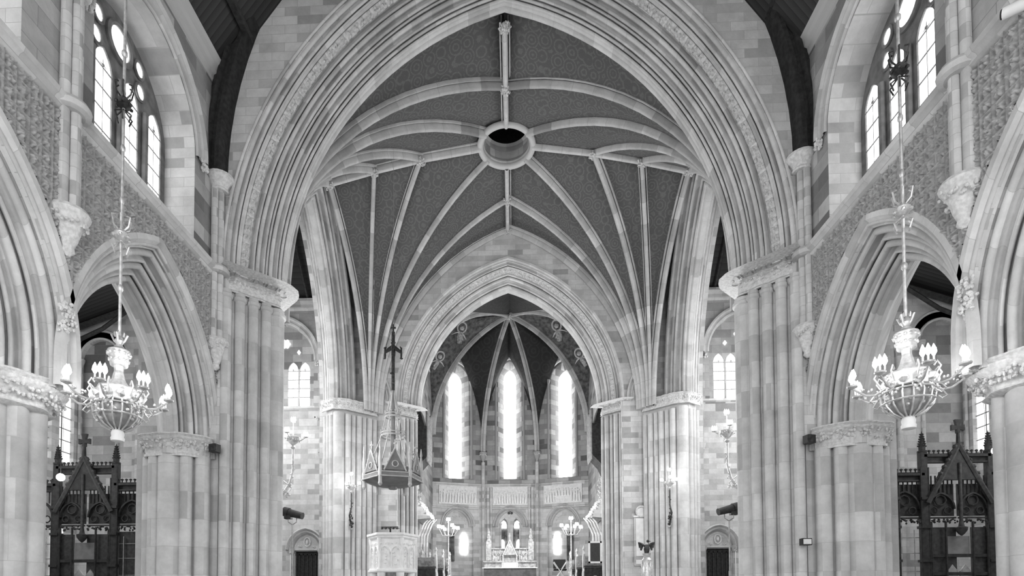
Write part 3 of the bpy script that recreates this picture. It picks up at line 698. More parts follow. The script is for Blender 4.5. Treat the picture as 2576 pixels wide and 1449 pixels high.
for s in (-1, 1):
    for e in (-1, 1):
        S = SF[(s, e)]
        ang = math.atan2(S[1]-YC, S[0]); dg = (OR*math.cos(math.atan2(e*1.0, s*1.25)), YC+OR*math.sin(math.atan2(e*1.0, s*1.25)), CZ)
        seq = [tops['e' if e > 0 else 'n'], tops['d' if e > 0 else 'b'], dg, (s*TRV[0][0], YC, TRV[0][1]), (s*TRV[1][0], YC, TRV[1][1]), (s*TRV[2][0], YC, TRV[2][1])]
        offs = [(-.3, .1), (-.2, .06), (-.1, 0), (0, -.08), (.05, -.15), (.12, -.24)]
        curves = []
        for k, T in enumerate(seq):
            o_ = offs[k]; S2 = (S[0]+s*o_[0]*.6, S[1]+e*o_[1]*.9, S[2])
            c_ = rib_curve(S2, T) if not (k == 0 and e < 0) else rib_curve((s*4.8, 10.8, 5.6), (0, 10.68, 11.64))
            curves.append(c_)
            if not (k == 0 and e < 0): ribpart(c_, 'wall_rib' if k in (0, 5) else ('diagonal_rib' if k == 2 else 'tierceron_rib'), RPB if k == 2 else RP)
        for A, B in zip(curves, curves[1:]):
            m = MB(); rows = []
            TA, TB = A[-1], B[-1]; Pth = [tuple(TA[j]+(TB[j]-TA[j])*q/8 for j in range(3)) for q in range(9)]
            rim = [i_ for i_, T_ in enumerate((TA, TB)) if math.dist(T_, dg) < .01]
            if rim:
                O_ = TA if rim[0] else TB; ry = abs(O_[0]) < .01
                a1_ = (math.pi/2*e) if ry else (0 if s > 0 else math.pi)
                a0_ = math.atan2(dg[1]-YC, dg[0]); R0_ = (OR*math.cos(a1_), YC+OR*math.sin(a1_), CZ)
                if a1_-a0_ > math.pi: a1_ -= 2*math.pi
                if a0_-a1_ > math.pi: a1_ += 2*math.pi
                half = [tuple(O_[j]+(R0_[j]-O_[j])*q/4 for j in range(3)) for q in range(5)]+[(OR*math.cos(a1_+(a0_-a1_)*q/4), YC+OR*math.sin(a1_+(a0_-a1_)*q/4), CZ) for q in range(1, 5)]
                Pth = half if rim[0] else half[::-1]
            n_ = len(A)-1
            for i in range(len(A)):
                wt = (i/n_)**3; row_ = []
                for q in range(9):
                    row_.append(tuple(A[i][j]+(B[i][j]-A[i][j])*q/8+(Pth[q][j]-(TA[j]+(TB[j]-TA[j])*q/8))*wt+((0.05*math.sin(math.pi*q/8)*(i/n_)*(1-wt)+.02) if j == 2 else 0) for j in range(3)))
                rows.append(row_)
            m.grid(rows); m.build('vault_web', DAMASK, vault, solid=.06)
# ridge ribs
def straight(a, b, n=6): return [tuple(a[j]+(b[j]-a[j])*i/n for j in range(3)) for i in range(n+1)]
for a, b in ((tops['n'], tops['b']), (tops['b'], (0, YC-OR, CZ)), ((0, YC+OR, CZ), tops['d']), (tops['d'], tops['e'])): ribpart(straight(a, b), 'ridge_rib', RPB)
for s in (-1, 1):
    pts = [(s*OR, YC, CZ)]+[(s*x, YC, z) for x, z in TRV]
    for a, b in zip(pts, pts[1:]): ribpart(straight(a, b), 'ridge_rib', RPB)
m = MB()
for z, r0, r1 in ((.0, .04, .55),): pass
m = MB(); m.box((0, YC, 12.7), (12, 7.2, .1)); m.build('ceiling', WOOD, smooth=False, kind='structure')
m = MB(); m.tube([(OR*math.cos(k*math.pi/24), YC+OR*math.sin(k*math.pi/24), CZ-.06) for k in range(48)], .075, 10, closed=True); m.build('oculus_ring', VOUS_LT, vault)
m = MB(); m.tube([((OR+.07)*math.cos(k*math.pi/24), YC+(OR+.07)*math.sin(k*math.pi/24), CZ+.06) for k in range(48)], .05, 8, closed=True); m.build('oculus_outer_ring', RIB, vault)
m = MB()
rings = [[(r*math.cos(k*math.pi/24), YC+r*math.sin(k*math.pi/24), z) for k in range(48)] for r, z in ((OR-.04, CZ-.02), (OR-.1, CZ+.0), (OR-.08, CZ+.08), (OR-.06, CZ+.1), (OR-.06, CZ+.42), (OR-.12, CZ+.46), (OR-.06, CZ+.5))]
m.grid(rings, closed=True); m.build('oculus_throat', STONE_DK, vault)
m = MB(); rings = [[(r*math.cos(k*math.pi/24), YC+r*math.sin(k*math.pi/24), z) for k in range(48)] for r, z in ((OR-.06, CZ+.5), (OR+.2, CZ+.6), (OR+.2, CZ+2.4), (.01, CZ+2.6))]; m.grid(rings, closed=True); m.build('dark_lantern', WOOD, vault)
m = MB()
for k in range(2): m.tube([((.42)*math.cos(k2*math.pi/12), YC+.2+(.42)*math.sin(k2*math.pi/12), CZ+1.6+.1*k) for k2 in range(24)], .02, 6, closed=True)
m.build('lantern_ring', IRON, vault)
def boss(c, r, parent):
    m = MB(); m.ball(c, r*.62, 12)
    for k in range(8):
        an = k*math.pi/4
        for q, z in ((.8, -.15), (.5, -.55)): m.leaf((c[0]+r*q*math.cos(an), c[1]+r*q*math.sin(an), c[2]+r*z), (0, 0, 0), r*.36)
    m.build('carved_boss', CARVE, parent)
for p in (tops['b'], tops['d'], tops['n'], tops['e']): boss((p[0], p[1], p[2]-.12), .12, vault)
for s in (-1, 1):
    for k, (x, z) in enumerate(TRV): boss((s*x, YC, z-.12), .125, vault)
# ================================================================== transepts
for s in (-1, 1):
    wx = 7.13
    WH = [(s*wx, 1.0, 1.25, 7.6, 6.15)]
    DH = (s*6.36, .34, .5, 1.6, FLOOR)
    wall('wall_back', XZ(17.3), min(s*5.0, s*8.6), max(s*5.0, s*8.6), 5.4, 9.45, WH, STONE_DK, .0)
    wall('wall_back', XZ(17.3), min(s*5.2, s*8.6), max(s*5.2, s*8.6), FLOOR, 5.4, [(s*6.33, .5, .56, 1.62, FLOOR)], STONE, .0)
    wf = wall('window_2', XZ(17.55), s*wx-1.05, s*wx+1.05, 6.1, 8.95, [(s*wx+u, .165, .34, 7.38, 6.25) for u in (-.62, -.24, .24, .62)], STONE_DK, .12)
    for u in (-.62, -.24, .24, .62): glaze(wf, XZ(17.58), s*wx+u, .16, .33, 7.38, 6.25, PANE, 4, th=.014)
    for u, z, r in ((0, 8.26, .2), (-.43, 7.98, .06), (.43, 7.98, .06)):
        m = MB()
        if r > .15:
            for k in range(6): m.prism([(s*wx+u+.105*math.cos(k*1.047)+.05*math.cos(q*.7854), z+.105*math.sin(k*1.047)+.05*math.sin(q*.7854)) for q in range(8)], -.02, 0, XZ(17.55))
            m.prism([(s*wx+u+.1*math.cos(q*.7854), z+.1*math.sin(q*.7854)) for q in range(8)], -.021, 0, XZ(17.55))
        else: m.prism([(s*wx+u+r*math.cos(q*1.5708), z+r*1.3*math.sin(q*1.5708)) for q in range(4)], -.02, 0, XZ(17.55))
        m.build('tracery_pane', PANE, wf, smooth=False)
    m = MB(); pts = [(s*wx-1.0, 6.15)]+[(s*wx+u, 7.6+w_) for u, w_ in arch_pts(1.0, 1.25, 1.25, 12)]+[(s*wx+1.0, 6.15), (s*wx-1.0, 6.15)]
    m.grid([[(u, y, z) for u, z in pts] for y in (17.3, 17.56)]); m.build('window_reveal', STONE, wf)
    hd = thing('hood_mould', f'arched hood moulding round the {side(s)} transept window', 'moulding', (s*wx, 17.3, 7.6))
    m = MB(); sweep_arch(m, 1.0, 1.25, 7.6, [(.0, 0), (.01, -.04), (.06, -.05), (.1, -.02), (.15, -.02), (.17, -.08), (.22, -.08), (.24, 0)], lambda u, z, d, s=s: (s*wx+u, 17.3+d, z), 16); m.build('moulding', VOUS, hd)
    m = MB()
    for k in range(5): m.leaf((s*6.0, 17.22, 7.45+random.uniform(-.06, .06)), (0, 0, 0), .06)
    m.build('label_stop', CARVE, hd)
    m = MB(); m.grid([[(x, 17.3-dy, 6.1+dz) for dy, dz in ((0, -.06), (.06, -.03), (.08, .03), (0, .06))] for x in (s*5.7, s*8.6)]); m.build('trim_4', STONE, kind='structure')
    m = MB(); m.grid([[(x, 17.3-dy, 9.4+dz) for dy, dz in ((0, -.2), (.08, -.16), (.1, -.05), (.2, .02), (.2, .1), (0, .12))] for x in (s*5.2, s*8.6)]); m.build('trim_5', STONE, kind='structure')
    # doorway
    dr = thing('doorway', f'small pointed stone doorway with carved tympanum in the {side(s)} transept', 'doorway', (s*6.33, 17.3, FLOOR))
    m = MB(); sweep_arch(m, .5, .56, 1.62, [(-.16, .3), (-.16, .12), (-.13, .08), (-.1, .07), (-.08, .14), (-.05, .14), (-.03, .02), (0, -.03), (.03, -.01), (.04, .05), (.06, .05), (.07, -.06), (.1, -.1), (.13, -.08), (.14, 0)], lambda u, z, d, s=s: (s*6.33+u, 17.3+d, z), 14); m.build('arch_moulding', VOUS, dr)
    m = MB(); m.prism(lancet_poly(s*6.33, .42, .48, 1.62, 1.58), .1, .2, XZ(17.3)); m.build('tympanum', STONE, dr, smooth=False)
    m = MB(); m.tube([(s*6.33+.1*math.cos(k*.5236), 17.38, 1.87+.14*math.sin(k*.5236)) for k in range(12)], .022, 6, closed=True)
    m.blob((s*6.33, 17.38, 1.87), (.05, .04, .08))
    for e in (-1, 1):
        for k in range(4): m.leaf((s*6.33+e*(.17+.03*k), 17.38, 1.72+.02*(k % 2)), (0, 0, 0), .035)
    m.build('tympanum_medallion', CARVE, dr)
    for e in (-1, 1):
        m = MB(); m.lathe((s*6.33+e*.44, 17.3, FLOOR), [(.07, 0), (.045, .2), (.045, 2.68), (.06, 2.7), (.09, 2.82), (.1, 2.86)], 12); m.build('jamb_shaft', STONE, dr)
        m = MB(); m.box((s*6.33+e*.42, 17.42, (1.6+FLOOR)/2), (.1, .2, 1.6-FLOOR)); m.build('jamb', STONE, dr, smooth=False)
        m = MB()
        for k in range(6): m.leaf((s*6.33+e*.46, 17.24, 1.56+random.uniform(-.05, .05)), (0, 0, 0), .045)
        m.build('jamb_capital', CARVE, dr)
    m = MB(); m.box((s*6.33, 17.36, 1.63), (.72, .16, .05)); m.build('lintel', STONE, dr, smooth=False)
    d_ = MB(); d_.box((s*6.33, 17.47, (1.6+FLOOR)/2), (.76, .06, 1.6-FLOOR)); dd = d_.build('door_1', WOOD, smooth=False, kind='structure')
    m = MB()
    for k in range(5): m.box((s*6.33-.26+.13*k, 17.43, (1.5+FLOOR)/2), (.03, .03, 1.5-FLOOR))
    m.box((s*6.33, 17.43, 1.5), (.62, .03, .08)); m.build('door_battens', WOOD2, dd, smooth=False)
    t = thing('wall_shaft', f'thin wall shaft ending in a corbel, {side(s)} transept beside the far crossing pier', 'shaft', (s*5.86, 17.2, 4.5))
    m = MB(); m.lathe((s*5.86, 17.22, 4.75), [(.05, 0), (.05, 4.5)], 10); m.build('shaft', STONE_DK, t)
    m = MB(); m.lathe((s*5.86, 17.22, 4.4), [(.01, -.08), (.03, .05), (.05, .1), (.1, .28), (.11, .35), (.06, .38)], 10)
    for k in range(5): m.leaf((s*5.86+random.uniform(-.06, .06), 17.16, 4.65), (0, 0, 0), .04)
    m.build('corbel', STONE_DK, t)
    # transept roof, end walls
    m = MB(); m.grid([[(x, 17.5, 9.45), (x, 14.6, 12.4), (x, 13.8, 13.2), (x, 13.0, 12.4), (x, 10.0, 9.45)] for x in (s*5.8, s*8.7)])
    m.build('ceiling', boards('transept_boards%d' % s, .018, .03, .12), smooth=False, kind='structure', solid=.08)
    for x in (6.3, 7.0, 7.7):
        m = MB(); m.bar((s*x, 17.35, 9.4), (s*x, 13.8, 13.05), .05, n=6); tag(m.build('roof_rafter', WOOD2), f'dark rafter in the {side(s)} transept roof, {("nearest","next from","farthest from")[int((x-6.3)/.69)]} the crossing', 'beam')
    m = MB(); m.box((s*8.68, 12.0, 11.2), (.1, 4.4, 4.6)); m.box((s*8.65, 15.75, 6), (.1, 3.4, 14.4)); m.build('wall_'+side(s), STONE, smooth=False, kind='structure')
# ================================================================== aisles
for s in (-1, 1):
    fy = 14.0
    m = MB()
    wall('wall_front', XZ(fy), min(s*8.55, s*11.3), max(s*8.55, s*11.3), FLOOR, 9.0, [(s*10.56, .52, .54, 6.28, 3.4)], STONE, .1)
    wall('wall_front', XZ(fy), min(s*6.9, s*8.55), max(s*6.9, s*8.55), FLOOR, 9.0, [], STONE, .0)
    m = MB(); m.prism(lancet_poly(s*10.56, .56, .58, 6.28, 3.4), .1, .14, XZ(fy)); m.build('wall_front', STONE_DK, smooth=False, kind='structure')
    t = thing('blind_arch', f'round-headed blind arch high on the end wall of the {side(s)} aisle', 'arch', (s*10.56, fy, 3.4))
    m = MB(); sweep_arch(m, .52, .54, 6.28, [(0, .05), (.0, -.02), (.04, -.04), (.06, 0), (.1, .0), (.2, .0), (.24, -.04), (.27, 0)], lambda u, z, d, s=s: (s*10.56+u, fy+d, z), 14); m.build('arch_moulding', VOUS, t)
    for e in (-1, 1):
        m = MB(); m.lathe((s*10.56+e*.5, fy-.02, 3.4), [(.06, 0), (.045, .1), (.045, 2.7), (.09, 2.85), (.09, 2.9)], 12); m.build('jamb_shaft', STONE, t)
    for x in (9.5, 8.9):
        m = MB(); m.lathe((s*x, fy-.04, FLOOR), [(.09, 0), (.06, .2), (.06, 7.2), (.12, 7.4), (.12, 7.5)], 12); tag(m.build('wall_shaft', STONE), f'slender attached shaft on the {side(s)} aisle end wall, {"beside the blind arch" if x > 9.2 else "nearer the transept"}', 'shaft')
    wall('wall_'+side(s), YZ(s, 11.1), 3.0, 14.0, FLOOR, 7.3, [(12.95, .2, .5, 5.3, 3.5), (13.61, .23, .5, 5.55, 3.5), (11.4, .4, .7, 5.2, 3.4)], STONE, .3)
    for c, hh in ((12.95, 5.3), (13.61, 5.55), (11.4, 5.2)):
        wf = thing('window_3', 'leaded aisle window', 'window', (s*11.4, c, 3.5)); wf['kind'] = 'structure'
        glaze(wf, YZ(s, 11.2), c, .23 if c > 12 else .4, .5 if c > 12 else .7, hh, 3.5, PANE_AI, 7, motif=False, th=.014)
    if s < 0:
        wf = thing('window_3', 'low leaded aisle window', 'window', (-11.1, 13.35, .5)); wf['kind'] = 'structure'
        glaze(wf, YZ(s, 11.06), 13.35, .17, .3, 1.7, .4, PANE_AI, 6, motif=False, th=.014)
    # lean-to roof
    m = MB(); m.grid([[(s*11.6, y, 7.1), (s*5.85, y, 9.07)] for y in (3.0, 14.05)]); m.build('ceiling', BOARDS, smooth=False, kind='structure', solid=.08)
    for y in (13.9, 12.2, 10.6):
        m = MB(); m.tube([(s*11.3, y, 7.05), (s*6.2, y, 8.8)], .1, 4); tag(m.build('roof_beam', WOOD2), f'dark sloping principal rafter over the {side(s)} aisle, {"against the end wall" if y > 13 else ("second from the end wall" if y > 12 else "nearest the arcade arch")}', 'beam')
    m = MB(); m.tube([(s*11.1, 13.7, 6.6), (s*10.3, 13.7, 6.95), (s*9.3, 13.7, 7.65)], .05, 6)
    tag(m.build('roof_brace', WOOD2), f'curved timber brace below the {side(s)} aisle roof', 'beam')

# ================================================================== chancel and apse
A1, A2, A3 = (1.17, 24.5), (3.35, 23.8), (3.3, 17.5)
BS = (0, 22.8, 11.77)
def face_map(p, q):
    """(u, z, d) on the wall between plan points p and q; u measured from the middle, d pushes away from the room"""
    mx, my = (p[0]+q[0])/2, (p[1]+q[1])/2; L = math.hypot(q[0]-p[0], q[1]-p[1]); tx, ty = (q[0]-p[0])/L, (q[1]-p[1])/L
    nx, ny = ty, -tx
    if ny < 0: nx, ny = -nx, -ny
    return (lambda u, z, d: (mx+tx*u+nx*d, my+ty*u+ny*d, z)), L
faces = [('centre', (-A1[0], A1[1]), A1, 5.47, 9.9, .28), ('left', (-A2[0], A2[1]), (-A1[0], A1[1]), 5.3, 9.65, .29), ('right', A1, A2, 5.3, 9.65, .29)]
FM = {}
for nm, p, q, sill, zs, hw in faces:
    fm, L = face_map(p, q); FM[nm] = (fm, L)
    wn = 'wall_back'
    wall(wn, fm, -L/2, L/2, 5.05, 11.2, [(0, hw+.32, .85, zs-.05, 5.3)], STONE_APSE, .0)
    # deep splayed reveal
    m = MB(); A = [(-(hw+.32), 5.3)]+[(u, zs-.05+w_) for u, w_ in arch_pts(hw+.32, .85, .85, 10)]+[(hw+.32, 5.3)]
    B = [(-hw, sill)]+[(u, zs+w_) for u, w_ in arch_pts(hw, .5, .5, 10)]+[(hw, sill)]
    A.append(A[0]); B.append(B[0])
    mid = [(a[0]*.75+b[0]*.25, a[1]*.75+b[1]*.25) for a, b in zip(A, B)]
    m.grid([[fm(u, z, 0) for u, z in A], [fm(u, z, .12) for u, z in A], [fm(u, z, .14) for u, z in mid], [fm(u, z, .55) for u, z in B]])
    wf = m.build('window_4', STONE_APSE, kind='structure')
    glaze(wf, lambda u, z, d, fm=fm: fm(u, z, d+.55), 0, hw, .5, zs, sill, PANE_AP, 10, motif=False, th=.008)
    hd = thing('hood_mould', f'moulded arch framing the {nm} apse lancet' if nm == 'centre' else f'moulded arch framing the {nm}-hand apse lancet', 'moulding', fm(0, zs, 0))
    m = MB(); sweep_arch(m, hw+.32, .85, zs-.05, [(-.02, .06), (-.02, -.01), (.03, -.04), (.06, 0), (.12, 0), (.14, -.06), (.19, -.07), (.21, 0)], lambda u, z, d, fm=fm: fm(u, z, d), 12); m.build('moulding', RIB, hd)
    for e in (-1, 1):
        m = MB(); m.lathe(fm(e*(hw+.33), 5.3, -.02), [(.06, 0), (.045, .1), (.045, zs-5.6), (.05, zs-5.55), (.09, zs-5.4), (.1, zs-5.35)], 10); m.build('jamb_shaft', RIB, hd)
    # lower wall, string courses, relief panel, wall arcade
    wall(wn, fm, -L/2, L/2, FLOOR, 5.05, [(0, .68, .84, 3.25, FLOOR)] if nm != 'x' else [], STONE, .0)
    m = MB()
    for z in (5.08, 4.03): m.grid([[fm(u, z+dz, -dy) for dy, dz in ((0, -.05), (.05, -.03), (.07, .02), (0, .05))] for u in (-L/2, L/2)])
    m.build('trim_6', STONE, kind='structure')
    rp_ = thing('relief_panel', {'centre': 'white marble relief of crowded standing figures below the central lancet', 'left': 'white marble relief of crowded figures below the left lancet', 'right': 'white marble relief with a table scene below the right lancet'}[nm], 'relief', fm(0, 4.2, 0))
    pw = .76 if nm == 'centre' else .83
    m = MB(); m.prism([(-pw, 4.18), (pw, 4.18), (pw, 4.98), (-pw, 4.98)], -.06, 0, fm); m.build('slab', RELIEF, rp_, smooth=False)
    m = MB()
    nf = 13
    for k in range(nf):
        u = -pw+.09+(2*pw-.18)*k/(nf-1); hh = random.uniform(.42, .55); z0 = 4.24; j = random.uniform(-.02, .02)
        if nm == 'right' and 3 < k < 9: z0 = 4.5; hh = .3
        m.tube([fm(u, z0, -.09), fm(u+j, z0+hh*.45, -.13), fm(u+j*1.5, z0+hh*.8, -.11)], [.05, .045, .035], 6); m.blob(fm(u+j*2, z0+hh*.98, -.12), .036)
        m.tube([fm(u, z0+hh*.7, -.1), fm(u+random.choice((-1, 1))*.08, z0+hh*random.uniform(.45, .75), -.12)], .014, 5)
    if nm == 'right': m.prism([(-.35, 4.46), (.35, 4.46), (.35, 4.5), (-.35, 4.5)], -.12, -.05, fm)
    m.build('carved_figures', MARBLE, rp_)
    ar = thing('wall_arcade_arch', f'moulded pointed arch at altar level below the {nm} relief panel', 'arch', fm(0, 3.2, 0))
    m = MB(); sweep_arch(m, .56, .74, 3.25, [(-.02, .3), (-.02, .12), (.01, .07), (.03, .09), (.04, .16), (.06, .16), (.08, .02), (.1, 0), (.12, .06), (.13, .06), (.14, -.06), (.17, -.1), (.2, -.07), (.21, 0)], fm, 14); m.build('arch_moulding', VOUS, ar)
    if nm == 'centre':
        # twin pointed openings with a trefoil above, daylight in their heads
        wall(wn, lambda u, z, d, fm=fm: fm(u, z, d+.2), -.7, .7, FLOOR, 4.2, [(-.26, .14, .3, 3.4, 1.3), (.26, .14, .3, 3.4, 1.3)], STONE, .15)
        m = MB()
        for k in range(3): m.prism([(.07*math.cos(k*2.094+1.57)+.06*math.cos(q*.7854), 3.9+.07*math.sin(k*2.094+1.57)+.06*math.sin(q*.7854)) for q in range(8)], .18, .2, fm)
        m.build('trefoil', BLACK, ar, smooth=False)
        m = MB(); m.prism([(-.6, 1.2), (.6, 1.2), (.6, 4.1), (-.6, 4.1)], .9, .95, fm); m.build('wall_back', BANNER_SHADE, smooth=False, kind='structure')  # dark sheet whose colour stands in for the unlit interior
        for e in (-1, 1):
            wf = MB(); wf.prism(lancet_poly(e*.3, .13, .26, 3.4, 3.28), .8, .84, fm); w2 = wf.build('window_5', PANE_AP, smooth=False, kind='structure')
            m = MB(); m.prism(lancet_poly(e*.36, .1, .2, 2.6, 2.1), .8, .84, fm); m.build('window_5', PANE_AP, smooth=False, kind='structure')
            m = MB(); m.lathe(fm(e*.42, 1.3, .1), [(.05, 0), (.035, .1), (.035, 2.0), (.07, 2.1)], 10); m.build('jamb_shaft', STONE, ar)
    else:
        m = MB(); m.prism([(-.8, FLOOR), (.8, FLOOR), (.8, 4.2), (-.8, 4.2)], .25, .3, fm); m.build('wall_back', STONE, smooth=False, kind='structure')
        for k in range(9):
            an = math.pi*(k+.5)/9; m = MB(); m.blob(fm(.42*math.cos(an), 3.3+.42*math.sin(an), .22), .035); m.build('quatrefoil', CARVE, ar)
        e = 1 if nm == 'left' else -1
        wf = MB(); wf.prism(lancet_poly(e*.32, .14, .28, 2.75, 2.05), .2, .24, fm); w2 = wf.build('window_5', PANE_AP, smooth=False, kind='structure')
        m = MB(); m.box(fm(-e*.25, 2.35, .15), (.26, .16, 1.2)); m.build('niche_curtain', BANNER_SHADE, ar)
# chancel side walls
for s in (-1, 1):
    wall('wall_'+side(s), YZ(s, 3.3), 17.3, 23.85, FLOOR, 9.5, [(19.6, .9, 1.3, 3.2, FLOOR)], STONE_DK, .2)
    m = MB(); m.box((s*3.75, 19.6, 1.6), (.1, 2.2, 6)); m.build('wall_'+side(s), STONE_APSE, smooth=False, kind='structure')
# apse vault: ribs from the boss and painted webs
av = thing('ceiling', 'dark painted apse vault', 'vault', BS); av['kind'] = 'structure'
RS = [(-3.3, 19.6, 6.6), (-3.3, 23.7, 7.1), (-1.17, 24.42, 6.5), (1.17, 24.42, 6.5), (3.3, 23.7, 7.1), (3.3, 19.6, 6.6)]
curv = []
for S in RS:
    c_ = rib_curve(S, BS, 16); curv.append(c_); m = MB(); sweep_rib(m, c_, rib_prof(.2, .16)); m.build('apse_rib', RIB, av)
def wall_arch_curve(p, q, zs, zt, n=16):
    """half of the wall arch: from springing p up to the crown over the middle of p-q"""
    mx, my = (p[0]+q[0])/2, (p[1]+q[1])/2; return rib_curve((p[0], p[1], zs), (mx, my, zt), n)
for i in range(5):
    A, B = RS[i], RS[i+1]
    zt = 10.75 if i in (1, 2, 3) else 10.9
    for X_, cv in ((A, curv[i]), (B, curv[i+1])):
        Y_ = B if X_ is A else A
        wc = wall_arch_curve((X_[0]*1.0, X_[1]+.03), (Y_[0], Y_[1]+.03), X_[2], zt)
        rows = []
        for k in range(17):
            if k < 16: pass
            rows.append([tuple(cv[k][j]+(wc[k][j]-cv[k][j])*q/4 for j in range(3)) for q in range(5)])
        m = MB(); m.grid(rows); m.build('vault_web', PAINT if i in (0, 4) else DAMASK_AP, av, solid=.04)
        m = MB(); mxp = wc[-1]; m.grid([straight(BS, mxp, 2), [BS, BS, BS]]) if False else None
boss((BS[0], BS[1], BS[2]-.1), .17, av)
for s in (-1, 1):
    m = MB(); m.grid([[(s*3.3, 17.4, 6.3), (s*2.9, 17.4, 8.8), (s*1.7, 17.4, 10.6), (0, 17.4, 11.9)], [(s*3.3, 19.6, 6.6), (s*2.7, 19.9, 9.0), (s*1.5, 20.8, 10.9), BS]]); m.build('vault_web', DAMASK_AP, av, solid=.04)
for s in (-1, 1):
    t = thing('apse_corbel', f'leafy corbel under the vault rib between central and {side(s)} lancets', 'corbel', (s*1.17, 24.4, 6.3))
    m = MB(); m.lathe((s*1.17, 24.4, 6.05), [(.03, 0), (.09, .15), (.16, .36), (.18, .42)], 14); m.build('corbel', RIB, t)
    m = MB()
    for k in range(10): an = k*.628; m.leaf((s*1.17+.13*math.cos(an), 24.4+.13*math.sin(an), 6.36), (0, 0, 0), .05)
    m.build('carved_foliage', CARVE, t)
    m = MB(); m.lathe((s*1.17, 24.42, FLOOR), [(.13, 0), (.08, .3), (.08, 7.25)], 14); m.build('shaft', STONE, t)
    for dx, zt in ((-.2, 6.15), (.2, 6.15), (-.34, 6.15), (.34, 6.15)):
        m = MB(); m.lathe((s*1.17+dx, 24.5-(abs(dx)*.12), FLOOR), [(.1, 0), (.075 if abs(dx) < .3 else .055, .3), (.075 if abs(dx) < .3 else .055, zt)], 12); m.build('shaft', STONE, t)
# painted angels on the flanking webs
def angel(c, nrm, sz, label, lean):
    t = thing('painted_angel', label, 'wall painting', c)
    nv = Vector(nrm).normalized(); u = Vector((0, 0, 1)).cross(nv).normalized(); v = nv.cross(u)
    P = lambda a, b, d=0: tuple(Vector(c)+u*a*sz+v*b*sz+nv*d)
    m = MB(); m.tube([P(.5*math.cos(k*.3142), 1+.5*math.sin(k*.3142)) for k in range(20)], .05*sz*1.6, 6, closed=True, flat=.4); m.build('halo', ANGEL, t)
    m = MB(); m.blob(P(0, .97, .01), .26*sz); m.build('head', ANGEL, t)
    m = MB(); m.tube([P(0, .6), P(lean*.2, .1), P(lean*.5, -.5)], [.22*sz, .3*sz, .22*sz], 8, flat=.3); m.build('robe', ROBE, t)
    m = MB()
    for e in (-1, 1):
        m.tube([P(e*.15, .5), P(e*.5, .35), P(e*.9, .05)], [.1*sz, .1*sz, .02*sz], 6, flat=.4)
    m.tube([P(lean*.2, .3, .03), P(lean*.9, -.1, .03)], .05*sz, 5)
    m.build('wings', ANGEL, t)
ANG = [(-1, 0.42, .40), (-1, .62, .33), (1, .42, .40), (1, .62, .33)]

